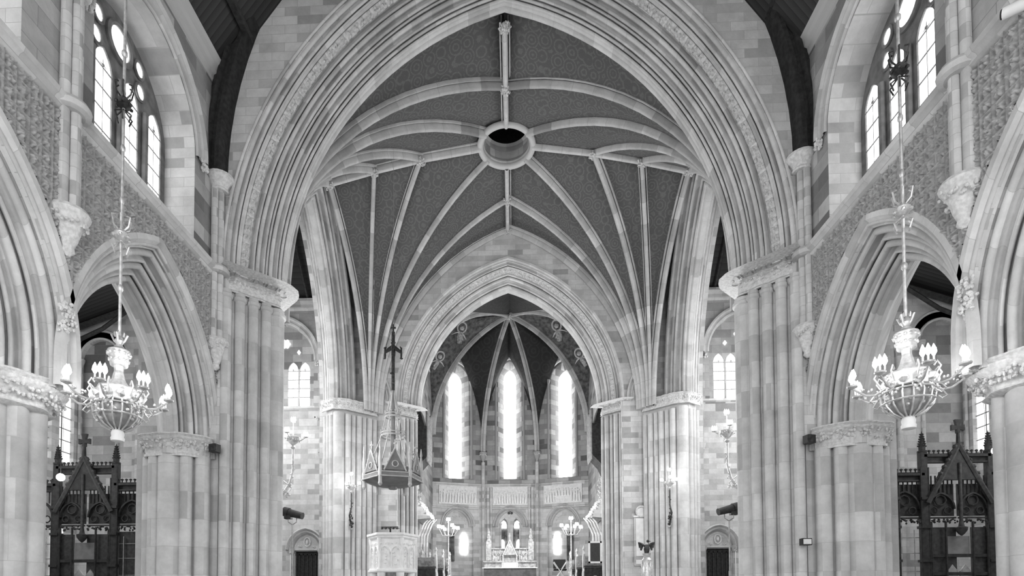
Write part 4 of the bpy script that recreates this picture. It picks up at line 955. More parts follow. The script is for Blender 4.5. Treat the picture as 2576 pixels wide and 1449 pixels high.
# ================================================================== furnishings
def candle_bulbs(mb, pts, r=.026):
    for p in pts: mb.lathe((p[0], p[1], p[2]), [(r*.4, 0), (r, r*1.2), (r*.8, r*2.6), (.002, r*4.4)], 8)
def chandelier(s, x, y, rot):
    t = thing('chandelier', f'ornate pale metal chandelier hanging before the {side(s)} arcade arch, lamps lit', 'chandelier', (x, y, 9.3))
    m = MB(); m.bar((x, y, 2.85), (x, y, 9.5), .016, n=8)
    for z, r in ((3.5, .03), (4.5, .025), (5.1, .025), (6.2, .03)): m.lathe((x, y, z-.04), [(.016, 0), (r, .02), (r, .06), (.016, .08)], 10)
    m.build('rod', BRASS, t)
    for z0, big in ((5.62, 0), (4.1, 1)):
        m = MB(); m.lathe((x, y, z0-.06), [(.02, 0), (.07, .03), (.075, .08), (.04, .12), (.02, .14)], 12)
        for k in range(6):
            an = k*math.pi/3; r = .1
            m.tube([(x+.02*math.cos(an), y+.02*math.sin(an), z0+.05), (x+r*.8*math.cos(an), y+r*.8*math.sin(an), z0+.1), (x+r*math.cos(an), y+r*math.sin(an), z0+.2), (x+r*.6*math.cos(an), y+r*.6*math.sin(an), z0+.22)], .009, 5)
            m.tube([(x+.02*math.cos(an), y+.02*math.sin(an), z0-.08), (x+r*.9*math.cos(an), y+r*.9*math.sin(an), z0-.14), (x+r*.6*math.cos(an), y+r*.6*math.sin(an), z0-.22)], .009, 5)
            m.blob((x+r*.8*math.cos(an), y+r*.8*math.sin(an), z0-.02), .022)
        m.build('rod_corona', BRASS if big else IRON, t)
    m = MB(); m.lathe((x, y, 2.8), [(.02, 0), (.06, .02), (.03, .06), (.05, .1), (.02, .16)], 12)
    for k in range(4):
        an = k*math.pi/2+rot; m.tube([(x, y, 2.86), (x+.05*math.cos(an), y+.05*math.sin(an), 2.9), (x+.08*math.cos(an), y+.08*math.sin(an), 2.97), (x+.05*math.cos(an), y+.05*math.sin(an), 3.0), (x+.04*math.cos(an), y+.04*math.sin(an), 2.95)], .011, 6)
    m.build('top_scrolls', BRASS, t)
    m = MB(); m.lathe((x, y, 2.62), [(.085, 0), (.09, .02), (.09, .08), (.115, .15), (.11, .17), (.05, .17)], 16)
    for k in range(14): an = k*2*math.pi/14; m.blob((x+.105*math.cos(an), y+.105*math.sin(an), 2.75), .022); m.blob((x+.09*math.cos(an), y+.09*math.sin(an), 2.68), .02)
    m.build('crown', BRASS, t)
    m = MB(); m.lathe((x, y, 2.36), [(.13, 0), (.07, .1), (.045, .2), (.05, .27)], 8); m.build('bell', BRASS, t, smooth=False)
    m = MB(); m.lathe((x, y, 2.2), [(.19, 0), (.2, .01), (.2, .15), (.21, .16), (.13, .17)], 8, a0=.39)
    for k in range(8): an = k*math.pi/4; m.blob((x+.2*math.cos(an), y+.2*math.sin(an), 2.28), (.05, .05, .06))
    m.build('octagonal_band', BRASS, t, smooth=False)
    m = MB()
    for k in range(16):
        an = k*math.pi/8; m.tube([(x+r*math.cos(an), y+r*math.sin(an), z) for r, z in ((.21, 2.2), (.24, 2.12), (.22, 2.02), (.15, 1.94), (.07, 1.9))], .009, 5)
    for z, r in ((2.16, .235), (2.05, .23)): m.tube([(x+r*math.cos(k*math.pi/12), y+r*math.sin(k*math.pi/12), z) for k in range(24)], .01, 5, closed=True)
    for k in range(40): an = random.random()*6.28; z = random.uniform(1.95, 2.18); m.blob((x+(.19 if z < 2.05 else .235)*math.cos(an), y+(.19 if z < 2.05 else .235)*math.sin(an), z), .02)
    m.build('basket', BRASS, t)
    m = MB(); m.lathe((x, y, 1.96), [(.05, -.04), (.13, .0), (.17, .08), (.18, .2), (.0, .2)], 16); m.build('inner_bowl', GREYM, t)
    m = MB(); m.lathe((x, y, 1.78), [(.03, -.01), (.065, .0), (.07, .03), (.06, .05), (.065, .08), (.055, .12), (.03, .13)], 16); m.build('bottom_boss', WHITE, t)
    point('chandelier_lamp', (x-.5*s, y-.2, 2.7), L_LAMP*5, .12)
    NA = 8
    for k in range(NA):
        an = rot+k*2*math.pi/NA; ca, sa = math.cos(an), math.sin(an); A = lambda r, z: (x+r*ca, y+r*sa, z)
        m = MB(); m.tube([A(.2, 2.22), A(.3, 2.16), A(.38, 2.17), A(.45, 2.22), A(.5, 2.26)], [.014, .013, .012, .011, .01], 6)
        m.tube([A(.3, 2.16), A(.34, 2.1), A(.3, 2.07), A(.27, 2.1)], .008, 5); m.tube([A(.24, 2.24), A(.3, 2.34), A(.27, 2.4), A(.24, 2.36)], .009, 5)
        for q in range(3): m.leaf(A(.26+.08*q, 2.2+.02*q), (0, 0, 0), .028)
        m.lathe(A(.5, 2.25), [(.01, 0), (.05, .02), (.055, .035), (.02, .04)], 10)
        am = m.build('arm', BRASS, t)
        b = MB(); bp_ = []
        for q in (-1, 0, 1):
            c_ = (x+.5*ca-sa*.045*q, y+.5*sa+ca*.045*q, 2.29+.01*(q == 0)); bp_.append((c_[0], c_[1], c_[2]+.05))
            m2 = MB()
            b.bar(c_, (c_[0], c_[1], c_[2]+.05), .009, n=6)
        b.build('candle_sleeve', WHITE, am)
        b = MB(); candle_bulbs(b, bp_); b.build('bulb', BULB, am)
    return t
chandelier(-1, -4.24, 6.0, .3); chandelier(1, 4.24, 6.0, .52)

def sconce(s, base, hx, hy, hz, k, lab, power):
    """bracket lamp: scrolled stem rising from a wall plate to a ring of lights"""
    t = thing('bracket_lamp', lab, 'wall lamp', base)
    bx_, by_, bz_ = base
    m = MB(); m.box((bx_, by_, bz_), (.06*k, .05*k, .42*k)); 
    for q in range(8): m.leaf((bx_-.02*s, by_-.04, bz_-.2*k+.055*k*q), (0, 0, 0), .035*k)
    m.build('wall_plate', BRASS, t)
    m = MB(); m.tube([(bx_, by_, bz_-.15*k), ((bx_+hx)/2+.02*s, (by_+hy)/2, bz_-.05*k), (hx+.06*s*k, hy, bz_+.18*k), (hx, hy, bz_+.42*k), (hx, hy, hz-.2*k)], [.034*k, .03*k, .026*k, .022*k, .02*k], 8)
    m.tube([(bx_, by_, bz_+.1*k), ((bx_+hx)/2, (by_+hy)/2, bz_+.22*k), (hx+.03*s, hy, bz_+.1*k), (hx+.07*s, hy, bz_+.02)], .012*k, 6)
    for q in range(7): m.leaf((bx_+(hx-bx_)*q/7, by_+(hy-by_)*q/7, bz_+random.uniform(-.12, .15)*k), (0, 0, 0), .055*k)
    for q in range(6): m.leaf((hx+random.uniform(-.03, .03), hy, bz_+.2*k+q*.09*k), (0, 0, 0), .03*k)
    m.build('scrolled_stem', BRASS if k > .9 else IRON, t)
    m = MB(); m.lathe((hx, hy, hz-.3*k), [(.01, 0), (.05*k, .05*k), (.02*k, .09*k), (.12*k, .18*k), (.14*k, .25*k), (.1*k, .27*k)], 14)
    for q in range(12): an = q*.5236; m.leaf((hx+.12*k*math.cos(an), hy+.12*k*math.sin(an), hz-.1*k), (0, 0, 0), .03*k)
    m.build('lamp_basket', BRASS, t)
    for q in range(4):
        if q < 3: an = q*2.094+.4; c_ = (hx+.24*k*math.cos(an), hy+.24*k*math.sin(an), hz)
        else: c_ = (hx, hy, hz+.28*k)
        m = MB(); m.tube([(hx, hy, hz-.1*k), ((hx+c_[0])/2, (hy+c_[1])/2, hz-.12*k if q < 3 else hz), (c_[0], c_[1], c_[2]-.02)], .012*k, 6)
        m.lathe((c_[0], c_[1], c_[2]-.03), [(.01, 0), (.05*k, .015), (.02*k, .025)], 10)
        am = m.build('arm', BRASS, t)
        b = MB(); candle_bulbs(b, [(c_[0]+.035*k*e, c_[1], c_[2]) for e in (-1, 0, 1)], .022*k); b.build('bulb', BULB, am)
    point('bracket_lamp_light', (hx-.3*s, hy+(.5 if k > .95 else -1.0), hz+.2), power, .2)
for s in (-1, 1):
    sconce(s, (s*4.62, 10.98, 2.2), s*4.3, 11.1, 3.36, 1.0, f'bracket lamp with lit candle bulbs behind the near {side(s)} crossing pier', 85)
    sconce(s, (s*4.48, 15.9, 2.25), s*4.4, 15.55, 3.3, .9, f'bracket lamp on the far {side(s)} pier of the crossing', 26)
# stage lamps on poles
for s in (-1, 1):
    x = s*4.52; y = 11.65
    t = thing('stage_lamp', f'black theatre spotlight on a tall stand by the {side(s)} transept door', 'spotlight', (x, y, FLOOR))
    m = MB(); m.bar((x-.0*s, y, FLOOR+.3), (x, y, 1.62), .018, n=8); m.bar((x, y, FLOOR+.3), (x, y, .6), .03, n=8); m.build('pole', GREYM, t)
    for k in range(3): an = k*2.094; m = MB(); m.bar((x, y, FLOOR+.5), (x+.35*math.cos(an), y+.35*math.sin(an), FLOOR+.01), .015, n=6); m.build('tripod_leg', GREYM, t)
    m = MB(); m.tube([(x-.09, y, 1.8), (x-.09, y, 1.68), (x, y, 1.62), (x+.09, y, 1.68), (x+.09, y, 1.8)], .012, 6); m.build('yoke', GREYM, t)
    m = MB(); d = Vector((-s*.95, -.15, -.25)).normalized(); c_ = Vector((x, y, 1.86))
    m.tube([tuple(c_-d*.22), tuple(c_-d*.2), tuple(c_-d*.08)], [.06, .1, .1], 12); m.build('lamp_housing', BLACK, t)
    m = MB(); m.tube([tuple(c_-d*.08), tuple(c_+d*.22), tuple(c_+d*.24)], [.085, .07, .075], 12); m.build('lens_tube', BLACK, t)
    m = MB(); m.box(tuple(c_-d*.1+Vector((0, 0, -.1))), (.14, .12, .08)); m.build('lamp_control', BLACK, t)
# loudspeakers, floodlight, cctv
for s in (-1, 1):
    t = thing('loudspeaker', f'small black loudspeaker fixed to the {side(s)} crossing pier', 'loudspeaker', (s*4.86, 9.2, 2.57))
    m = MB(); m.box((s*4.86, 9.16, 2.57), (.14, .12, .13), rz=s*.3); m.build('cabinet', BLACK, t, smooth=False)
    m = MB(); m.box((s*4.88, 9.26, 2.55), (.04, .14, .04)); m.build('bracket', IRON, t, smooth=False)
    m = MB(); m.box((s*4.86-.02*s, 9.095, 2.57), (.11, .01, .1), rz=s*.3); m.build('grille', IRON, t, smooth=False)
t = thing('floodlight', 'small floodlight box clamped low on the right crossing pier', 'floodlight', (4.78, 9.2, .93))
m = MB(); m.box((4.78, 9.18, .93), (.15, .1, .11)); m.build('housing', BLACK, t, smooth=False)
m = MB(); m.box((4.78, 9.125, .93), (.12, .01, .08)); m.build('lens_plate', WHITE, t, smooth=False)
m = MB(); m.bar((4.8, 9.2, .96), (4.86, 9.4, .96), .012, n=6); m.build('bracket', IRON, t)
t = thing('security_camera', 'white bullet security camera on the right clerestory wall', 'camera', (5.0, 5.5, 5.85))
m = MB(); m.tube([(4.83, 5.43, 5.6), (4.95, 5.28, 5.56)], .05, 12); m.build('camera_body', WHITE, t)
m = MB(); m.tube([(4.82, 5.44, 5.603), (4.828, 5.43, 5.6)], .042, 12); m.build('lens', BLACK, t)
m = MB(); m.tube([(4.93, 5.3, 5.57), (5.0, 5.3, 5.64)], .015, 6); m.build('bracket', WHITE, t)
t = thing('small_camera', 'tiny white camera on the left transept wall beside the window', 'camera', (-5.86, 17.25, 5.7))
m = MB(); m.ball((-6.0, 17.2, 5.75), .05); m.build('camera_body', WHITE, t)
m = MB(); m.ball((-6.03, 17.16, 5.75), .025); m.build('lens', BLACK, t)
m = MB(); m.box((-5.97, 17.26, 5.72), (.06, .08, .05)); m.build('bracket', WHITE, t)
m = MB(); m.lathe((-4.92, 6.75, 5.85), [(.03, 0), (.03, .02)], 4)
# pulpit
px_, py_ = -2.68, 13.0
t = thing('pulpit', 'carved white marble hexagonal pulpit with arcaded panels', 'pulpit', (px_, py_, FLOOR))
hexa = lambda r, z: [(px_+r*math.cos(k*math.pi/3+.1), py_+r*math.sin(k*math.pi/3+.1), z) for k in range(6)]
m = MB(); m.lathe((px_, py_, 1.42), [(.52, 0), (.56, .03), (.56, .06), (.6, .08), (.6, .13), (.5, .14), (.48, .1)], 6, a0=.1); m.build('cornice', MARBLE, t, smooth=False)
m = MB(); m.lathe((px_, py_, .72), [(.5, 0), (.5, .72), (.44, .74)], 6, a0=.1); m.build('drum', MARBLE, t, smooth=False)
m = MB(); m.lathe((px_, py_, .66), [(.54, 0), (.57, .02), (.57, .06), (.52, .08)], 6, a0=.1); m.build('plinth_moulding', MARBLE, t, smooth=False)
for k in range(6):
    a0 = k*math.pi/3+.1; c0 = Vector((px_+.5*math.cos(a0), py_+.5*math.sin(a0), 0)); c1 = Vector((px_+.5*math.cos(a0+math.pi/3), py_+.5*math.sin(a0+math.pi/3), 0))
    nv = ((c0+c1)/2-Vector((px_, py_, 0))).normalized(); u = (c1-c0).normalized(); mid = (c0+c1)/2
    mp = lambda a, z, d: tuple(mid+u*a+nv*(-d)+Vector((0, 0, z)))
    m = MB()
    for e in (-.125, .125):
        sweep_arch(m, .09, .14, 1.1, [(0, .02), (.0, -.03), (.02, -.04), (.035, 0)], lambda a, z, d, e=e: mp(a+e, z, d), 8)
        for q in (-.1, .1): m.bar(mp(e+q, .78, -.03), mp(e+q, 1.1, -.03), .013, n=6)
        for q in range(5): m.leaf(mp(e+random.uniform(-.05, .05), .86+.08*q, -.015), (0, 0, 0), .03)
    m.build('panel_arcade', MARBLE, t)
    m = MB()
    for q in range(6): m.leaf(mp(-.2+.08*q, 1.31, -.03), (0, 0, 0), .028)
    m.build('panel_foliage', MARBLE, t)
    m = MB(); m.lathe((c0.x*1.0, c0.y, .72), [(.05, 0), (.03, .05), (.03, .55), (.055, .68), (.05, .72)], 10); m.build('corner_shaft', MARBLE, t)
    m = MB(); m.lathe((px_+.42*math.cos(a0), py_+.42*math.sin(a0), FLOOR), [(.09, 0), (.09, .15), (.05, .2), (.05, 1.55), (.09, 1.75), (.1, 1.88)], 12); m.build('base_column', MARBLE, t)
m = MB(); m.lathe((px_, py_, FLOOR), [(.3, 0), (.25, .2), (.22, 1.4), (.3, 1.7), (.4, 1.88)], 12); m.build('central_stem', GREYM, t)
m = MB(); m.box((px_+.0, py_, FLOOR+.06), (1.5, 1.5, .12)); m.build('step', MARBLE, t, smooth=False)
t = thing('book_desk', 'dark metal book rest on top of the pulpit', 'lectern', (px_+.05, py_-.4, 1.56))
m = MB(); m.bar((px_+.05, py_-.48, 1.54), (px_+.05, py_-.48, 1.64), .02, n=8); m.build('post', IRON, t)
m = MB(); m.box((px_+.05, py_-.45, 1.66), (.38, .22, .025)); m.build('desk_plate', IRON, t, smooth=False)
m = MB()
for q in range(5): m.blob((px_-.12+.085*q, py_-.56, 1.635), .03)
m.build('desk_fretwork', IRON, t)
# tester hanging over the pulpit
t = thing('pulpit_canopy', 'hexagonal gothic oak sounding board with gables and spire, hung above the pulpit', 'canopy', (px_, py_, 2.7))
m = MB(); m.lathe((px_, py_, 2.68), [(.1, -.06), (.1, .0), (.4, .03), (.66, .1), (.7, .12), (.7, .2), (.66, .24), (.66, .36), (.62, .37), (.3, .37)], 6, a0=.3); m.build('board', CANOPY, t, smooth=False)
for k in range(6):
    a0 = k*math.pi/3+.3; c0 = Vector((px_+.66*math.cos(a0), py_+.66*math.sin(a0), 0)); c1 = Vector((px_+.66*math.cos(a0+math.pi/3), py_+.66*math.sin(a0+math.pi/3), 0))
    mid = (c0+c1)/2; nv = (mid-Vector((px_, py_, 0))).normalized(); u = (c1-c0).normalized()
    mp = lambda a, z, d: tuple(mid+u*a+nv*d+Vector((0, 0, z)))
    m = MB(); m.prism([(-.22, 2.95), (.22, 2.95), (0, 3.42)], -.02, .03, lambda a, z, d: mp(a, z, d)); m.build('gable_panel', CANOPY, t, smooth=False)
    m = MB(); m.box(mp(0, 2.86, .0), (.02, .02, .02)); m.bar(mp(-.33, 2.9, .03), mp(.33, 2.9, .03), .014, n=5); m.bar(mp(-.33, 2.8, .06), mp(.33, 2.8, .06), .014, n=5)
    for e in (-1, 1):
        m.bar(mp(e*.25, 2.93, .03), mp(0, 3.45, .03), .018, n=5)
        for q in range(4): m.blob(mp(e*(.22-.05*q), 3.02+.1*q, .03), .025)
    m.bar(mp(0, 3.42, .01), mp(0, 3.6, .01), .015, n=5); m.blob(mp(0, 3.55, .01), (.05, .03, .03)); m.blob(mp(0, 3.62, .01), .022)
    m.tube([mp(.07*math.cos(q*.7854), 3.08+.07*math.sin(q*.7854), .04) for q in range(8)], .014, 5, closed=True)
    m.build('gable_edging', CANOPY2, t, smooth=False)
    m = MB(); m.lathe((c0.x, c0.y, 2.66), [(.02, -.08), (.05, -.03), (.04, .02), (.05, .3), (.04, .32), (.045, .55), (.02, .75), (.03, .78), (.008, .95)], 8); m.build('pinnacle', CANOPY2, t)
    m = MB(); m.tube([(px_+r*math.cos(a0), py_+r*math.sin(a0), z) for r, z in ((.62, 3.05), (.4, 3.5), (.27, 3.85))], .014, 5); m.build('flying_rib', CANOPY2, t)
    m = MB(); m.tube([(px_+r*math.cos(a0), py_+r*math.sin(a0), z) for r, z in ((.27, 3.85), (.17, 4.3), (.1, 4.6), (.03, 4.95))], .014, 5); m.build('spire_rib', CANOPY2, t)
for z, r in ((3.86, .28), (4.32, .18)):
    m = MB(); m.tube([(px_+r*math.cos(k*math.pi/6), py_+r*math.sin(k*math.pi/6), z) for k in range(12)], .02, 5, closed=True); m.tube([(px_+r*math.cos(k*math.pi/6), py_+r*math.sin(k*math.pi/6), z+.07) for k in range(12)], .012, 5, closed=True)
    for k in range(12): m.blob((px_+r*math.cos(k*math.pi/6), py_+r*math.sin(k*math.pi/6), z+.12), .025)
    m.build('spire_crown', CANOPY2, t)
m = MB(); m.lathe((px_, py_, 3.05), [(.07, 0), (.06, .8), (.05, 1.2), (.04, 1.6), (.02, 1.85)], 6); m.build('spire_core', CANOPY, t, smooth=False)
m = MB(); m.bar((px_, py_, 4.9), (px_, py_, 6.35), .042, n=8)
for z in (5.15, 5.35): m.leaf((px_, py_, z), (0, 0, 0), .06)
m.build('suspension_rod', IRON, t)
m = MB()
for k in range(4):
    an = k*math.pi/2+.1; ca, sa = math.cos(an), math.sin(an)
    m.tube([(px_, py_, 6.0), (px_+.1*ca, py_+.1*sa, 5.93), (px_+.19*ca, py_+.19*sa, 5.86)], [.05, .045, .03], 6); m.tube([(px_+.19*ca, py_+.19*sa, 5.98), (px_+.19*ca, py_+.19*sa, 5.72)], .022, 6)
    for z in (5.99, 5.72): m.leaf((px_+.19*ca, py_+.19*sa, z), (0, 0, 0), .035)
m.build('bracket_arm', WOOD, t)
m = MB(); m.leaf((px_, py_, 6.15), (0, 0, 0), .07); m.leaf((px_+.02, py_, 6.3), (0, 0, 0), .06); m.bar((px_-.06, py_, 6.45), (px_+.06, py_, 6.45), .022, n=6); m.bar((px_, py_, 6.3), (px_, py_, 6.53), .022, n=6)
m.build('cross_finial', IRON, t)
m = MB(); m.bar((px_, py_, 6.4), (px_, py_, 11.5), .0025, n=4); m.build('suspension_wire', GREYM, t)
# eagle lectern
ex, ey = 3.4, 14.0
t = thing('eagle_lectern', 'brass lectern topped by a spread-winged eagle, beside the far right pier', 'lectern', (ex, ey, FLOOR))
m = MB(); m.lathe((ex, ey, FLOOR), [(.3, 0), (.3, .08), (.16, .2), (.07, .35), (.08, .6), (.06, 1.2), (.1, 1.55), (.1, 1.62), (.13, 1.75), (.13, 2.0), (.1, 2.1), (.12, 2.2), (.08, 2.26), (.1, 2.34), (.11, 2.36)], 12); m.build('column', BRASS, t)
for k in range(6): an = k*1.047; m = MB(); m.lathe((ex+.12*math.cos(an), ey+.12*math.sin(an), .45), [(.02, 0), (.015, .3), (.03, .42), (.008, .52)], 6); m.build('turret', BRASS, t)
m = MB(); m.tube([(ex, ey, 1.16), (ex, ey-.02, 1.27), (ex, ey-.04, 1.38)], [.05, .075, .04], 10); m.blob((ex+.02, ey-.05, 1.46), .04); m.bar((ex+.03, ey-.08, 1.46), (ex+.08, ey-.12, 1.44), .015, .003, n=6)
for e in (-1, 1):
    m.tube([(ex+e*.04, ey, 1.34), (ex+e*.12, ey+.02, 1.4), (ex+e*.19, ey+.03, 1.44)], [.05, .06, .025], 8, flat=.5)
    m.tube([(ex+e*.11, ey+.02, 1.4), (ex+e*.13, ey+.03, 1.24)], [.055, .02], 8, flat=.5); m.tube([(ex+e*.17, ey+.02, 1.44), (ex+e*.17, ey+.03, 1.3)], [.035, .01], 8, flat=.5)
m.build('eagle', IRON, t)
# memorial tablet on the east wall
t = thing('memorial_tablet', 'pale stone memorial tablet with a round wreath, right of the chancel arch', 'tablet', (3.86, 16.6, 1.1))
m = MB(); m.box((3.86, 16.6, 1.75), (.42, .06, 1.45)); m.build('tablet_slab', STONE, t, smooth=False)
m = MB(); m.box((3.86, 16.56, 1.85), (.32, .03, 1.1)); m.box((3.86, 16.56, 1.13), (.34, .04, .12)); m.box((3.86, 16.56, 2.46), (.46, .06, .04)); m.build('inscription_panel', WHITE, t, smooth=False)
m = MB(); m.tube([(3.86+.15*math.cos(k*.2618), 16.54, 2.6+.15*math.sin(k*.2618)) for k in range(24)], .028, 8, closed=True); m.build('wreath', CARVE, t)
m = MB(); m.prism([(3.86+.14*math.cos(k*.2618), 2.6+.14*math.sin(k*.2618)) for k in range(24)], -.03, .03, XZ(16.6)); m.build('roundel', WHITE, t, smooth=False)
# altar and reredos
ay = 20.4
m = MB(); m.box((0, 20.6, (FLOOR+.9)/2-.15), (6.4, 5.0, .9-FLOOR-.3)); m.build('floor', noisy('sanctuary_marble', .5, .62, 3, .4), smooth=False, kind='structure')
t = thing('altar', 'altar with dark frontal and white cloth under the central lancet', 'altar', (0, ay, .75))
m = MB(); m.box((0, ay, .97), (1.86, .7, .42)); m.build('frontal', CLOTH, t, smooth=False)
m = MB(); m.box((0, ay, 1.185), (1.96, .76, .025)); m.build('altar_cloth', WHITE, t, smooth=False)
t = thing('reredos', 'carved gilded reredos with steep central gable behind the altar', 'reredos', (0, ay+.4, 1.2))
ay += .08
m = MB(); m.box((0, ay+.5, 1.1), (1.9, .3, .7)); m.build('gradine', GLASSY, t, smooth=False)
m = MB(); m.box((0, ay+.45, 1.46), (1.96, .34, .05)); m.box((0, ay+.5, 1.7), (1.7, .16, .45)); m.box((0, ay+.45, 1.94), (1.75, .2, .04)); m.build('screen_wall', GLASSY, t, smooth=False)
for e in (-1, 1):
    m = MB(); m.box((e*.78, ay+.42, 1.85), (.2, .2, .7)); m.lathe((e*.78, ay+.42, 2.2), [(.12, 0), (.07, .1), (.09, .14), (.04, .3), (.06, .34), (.01, .5)], 8); m.build('corner_turret', GLASSY, t)
    for q in range(3):
        m = MB(); x0 = e*(.25+.17*q); sweep_arch(m, .06, .1, 1.68, [(0, .0), (.0, -.04), (.015, -.05), (.025, 0)], lambda u, z, d, x0=x0: (x0+u, ay+.42+d, z), 6)
        m.blob((x0, ay+.4, 1.6), (.03, .03, .1)); m.blob((x0, ay+.4, 1.72), .025); m.build('niche_figure', BRASS, t)
m = MB(); m.prism([(-.24, 1.7), (.24, 1.7), (0, 2.22)], -.06, .06, XZ(ay+.35)); m.build('gable_panel', GLASSY, t, smooth=False)
m = MB()
for e in (-1, 1):
    m.bar((e*.27, ay+.27, 1.66), (0, ay+.27, 2.26), .022, n=6)
    for q in range(5): m.blob((e*(.25-.05*q), ay+.27, 1.73+.11*q), .022)
    m.bar((e*.25, ay+.3, 1.25), (e*.25, ay+.3, 1.72), .025, n=8)
m.build('gable_moulding', BRASS, t)
m = MB(); m.bar((0, ay+.27, 2.24), (0, ay+.27, 2.5), .012, n=6); m.bar((-.06, ay+.27, 2.4), (.06, ay+.27, 2.4), .012, n=6); m.build('cross', BRASS, t)
m = MB(); m.tube([(.2*math.cos(k*.5236), ay+.33, 1.36+.1*math.sin(k*.5236)) for k in range(12)], .02, 6, closed=True); m.box((0, ay+.33, 1.34), (.6, .06, .2)); m.build('tabernacle_panel', WHITE, t)
for i, x in enumerate((-.62, -.36, .36, .62)):
    m = MB(); m.lathe((x, ay+.33, 1.48), [(.04, 0), (.015, .03), (.02, .1), (.012, .16), (.035, .2), (.012, .21), (.012, .42)], 8)
    tag(m.build('altar_candlestick', BRASS), f'slender candlestick on the altar shelf, {("outermost left", "left of the gable", "right of the gable", "outermost right")[i]}', 'candlestick')
# standards with clustered lights in the chancel
for s in (-1, 1):
    x, y = s*2.06, 18.9
    t = thing('lamp_standard', f'tall brass lamp standard with a lit cluster, {side(s)} of the altar', 'lamp', (x, y, .6))
    m = MB(); m.lathe((x, y, .3), [(.2, 0), (.16, .1), (.05, .2), (.035, .5), (.05, .55), (.025, .6), (.025, 1.9), (.04, 1.95), (.02, 2.0), (.02, 2.35)], 12); m.build('column', BRASS, t)
    m = MB()
    for q in range(10): m.leaf((x+random.uniform(-.08, .08), y, .6+.09*q), (0, 0, 0), .05)
    m.build('column_foliage', BRASS, t)
    for q in range(6):
        an = q*1.047; z = 2.4+.06*(q % 2); c_ = (x+.32*math.cos(an), y+.32*math.sin(an), z)
        m = MB(); m.tube([(x, y, 2.2), (x+.2*math.cos(an), y+.2*math.sin(an), 2.22), c_], .014, 6); m.lathe(c_, [(.01, 0), (.05, .01), (.02, .02)], 8); am = m.build('arm', BRASS, t)
        b = MB(); candle_bulbs(b, [(c_[0]+dx, c_[1], c_[2]+.02) for dx in (-.04, .0, .04)], .026); b.build('bulb', BULB, am)
    m = MB(); candle_bulbs(m, [(x+dx, y, 2.72) for dx in (-.05, 0, .05)], .026); m.bar((x, y, 2.3), (x, y, 2.72), .014, n=6); m.build('top_light', BULB, t)
    point('lamp_standard_light', (x*.35, y-.2, 3.3), 200, .25)
# choir stalls, organ cases, canopy brackets along the chancel
for s in (-1, 1):
    for k in range(3):
        y = 18.3+.95*k; x = s*(2.75-.12*k)
        t = thing('choir_stall', f'carved light wood stall on the {side(s)} of the chancel, {("nearest the arch", "second from the arch", "nearest the altar")[k]}', 'stall', (x, y, .6))
        m = MB(); m.box((x, y+.2, 1.05), (.75, .06, .8)); m.build('back_panel', GLASSY, t, smooth=False)
        m = MB(); m.box((x, y-.05, .95), (.7, .4, .05)); m.build('seat', WOOD, t, smooth=False)
        for e in (-1, 1):
            m = MB(); m.prism([(-.25, .45), (.2, .45), (.25, .95), (.1, 1.05), (.2, 1.5), (.1, 1.62), (-.05, 1.45), (-.12, 1.0), (-.25, .9)], -.03, .03, lambda a, z, d, x=x, y=y, e=e: (x+e*.36+d, y-a, z))
            m.lathe((x+e*.36, y-.1, 1.58), [(.04, 0), (.03, .04), (.05, .09), (.01, .2)], 8); m.build('end_panel', PALEW, t)
        m = MB(); m.box((x, y-.3, .82), (.74, .04, .5)); m.box((x, y-.3, 1.1), (.78, .1, .03)); m.build('desk_front', WOOD2, t, smooth=False)
    t = thing('organ_case', f'dark carved organ case jutting from the {side(s)} chancel wall', 'organ', (s*3.1, 18.6, 4.0))
    m = MB(); m.box((s*2.98, 18.5, 5.2), (.62, .9, 1.0)); m.build('case', WOOD2, t, smooth=False)
    for q in range(6): m = MB(); m.lathe((s*2.66, 18.12+.16*q, 4.75), [(.02, -.2), (.05, 0), (.05, 1.3+.1*abs(q-2.5)), (.02, 1.3+.1*abs(q-2.5))], 8); m.build('organ_pipe', GREYM, t)
    m = MB(); m.prism([(3.27, 4.7), (2.68, 4.7), (2.95, 4.4), (3.27, 3.7)], 18.1, 18.9, lambda a, z, d, s=s: (s*a, d, z)); m.build('bracket', WOOD2, t, smooth=False)
    m = MB(); m.prism([(3.27, 5.7), (2.75, 5.7), (2.9, 6.3), (3.2, 6.9), (3.27, 7.6)], 18.1, 18.9, lambda a, z, d, s=s: (s*a, d, z)); m.build('cresting', WOOD2, t, smooth=False)
    t = thing('canopied_tomb', f'white carved canopy arch against the {side(s)} chancel wall beside the lamp standard', 'canopy', (s*3.05, 20.6, .7))
    m = MB(); m.prism([(3.28, 2.9), (2.78, 2.95), (3.0, 3.25), (3.28, 3.6)], 19.75, 20.9, lambda a, z, d, s=s: (s*a, d, z)); m.build('canopy_hood', STONE, t, smooth=False)
    m = MB()
    for q in range(60): m.leaf((s*(2.82+.4*q/60), 19.8+1.0*((q*7) % 10)/10, 3.0+q*.009), (0, 0, 0), .09)
    m.build('canopy_carving', MARBLE, t)
    for q in range(4):
        m = MB(); m.tube([(s*(3.22-.1*q), 19.7, 1.7), (s*(3.2-.1*q), 19.7, 2.3), (s*(3.05-.1*q), 19.9, 2.75), (s*(2.95-.1*q), 20.2, 2.95)], .03, 6); m.build('canopy_rib', STONE, t)
        m = MB(); m.lathe((s*(3.22-.1*q), 19.7, .6), [(.05, 0), (.03, .05), (.03, 1.0), (.05, 1.1)], 8); m.build('canopy_shaft', STONE, t)
    t = thing('wall_lantern', f'pale carved bracket high on the {side(s)} chancel jamb', 'bracket', (s*2.85, 17.9, 3.4))
    m = MB()
    for q in range(14): m.leaf((s*(2.9-.03*(q % 3)), 17.9, 3.25+.05*q), (0, 0, 0), .05)
    m.build('carving', BRASS, t)
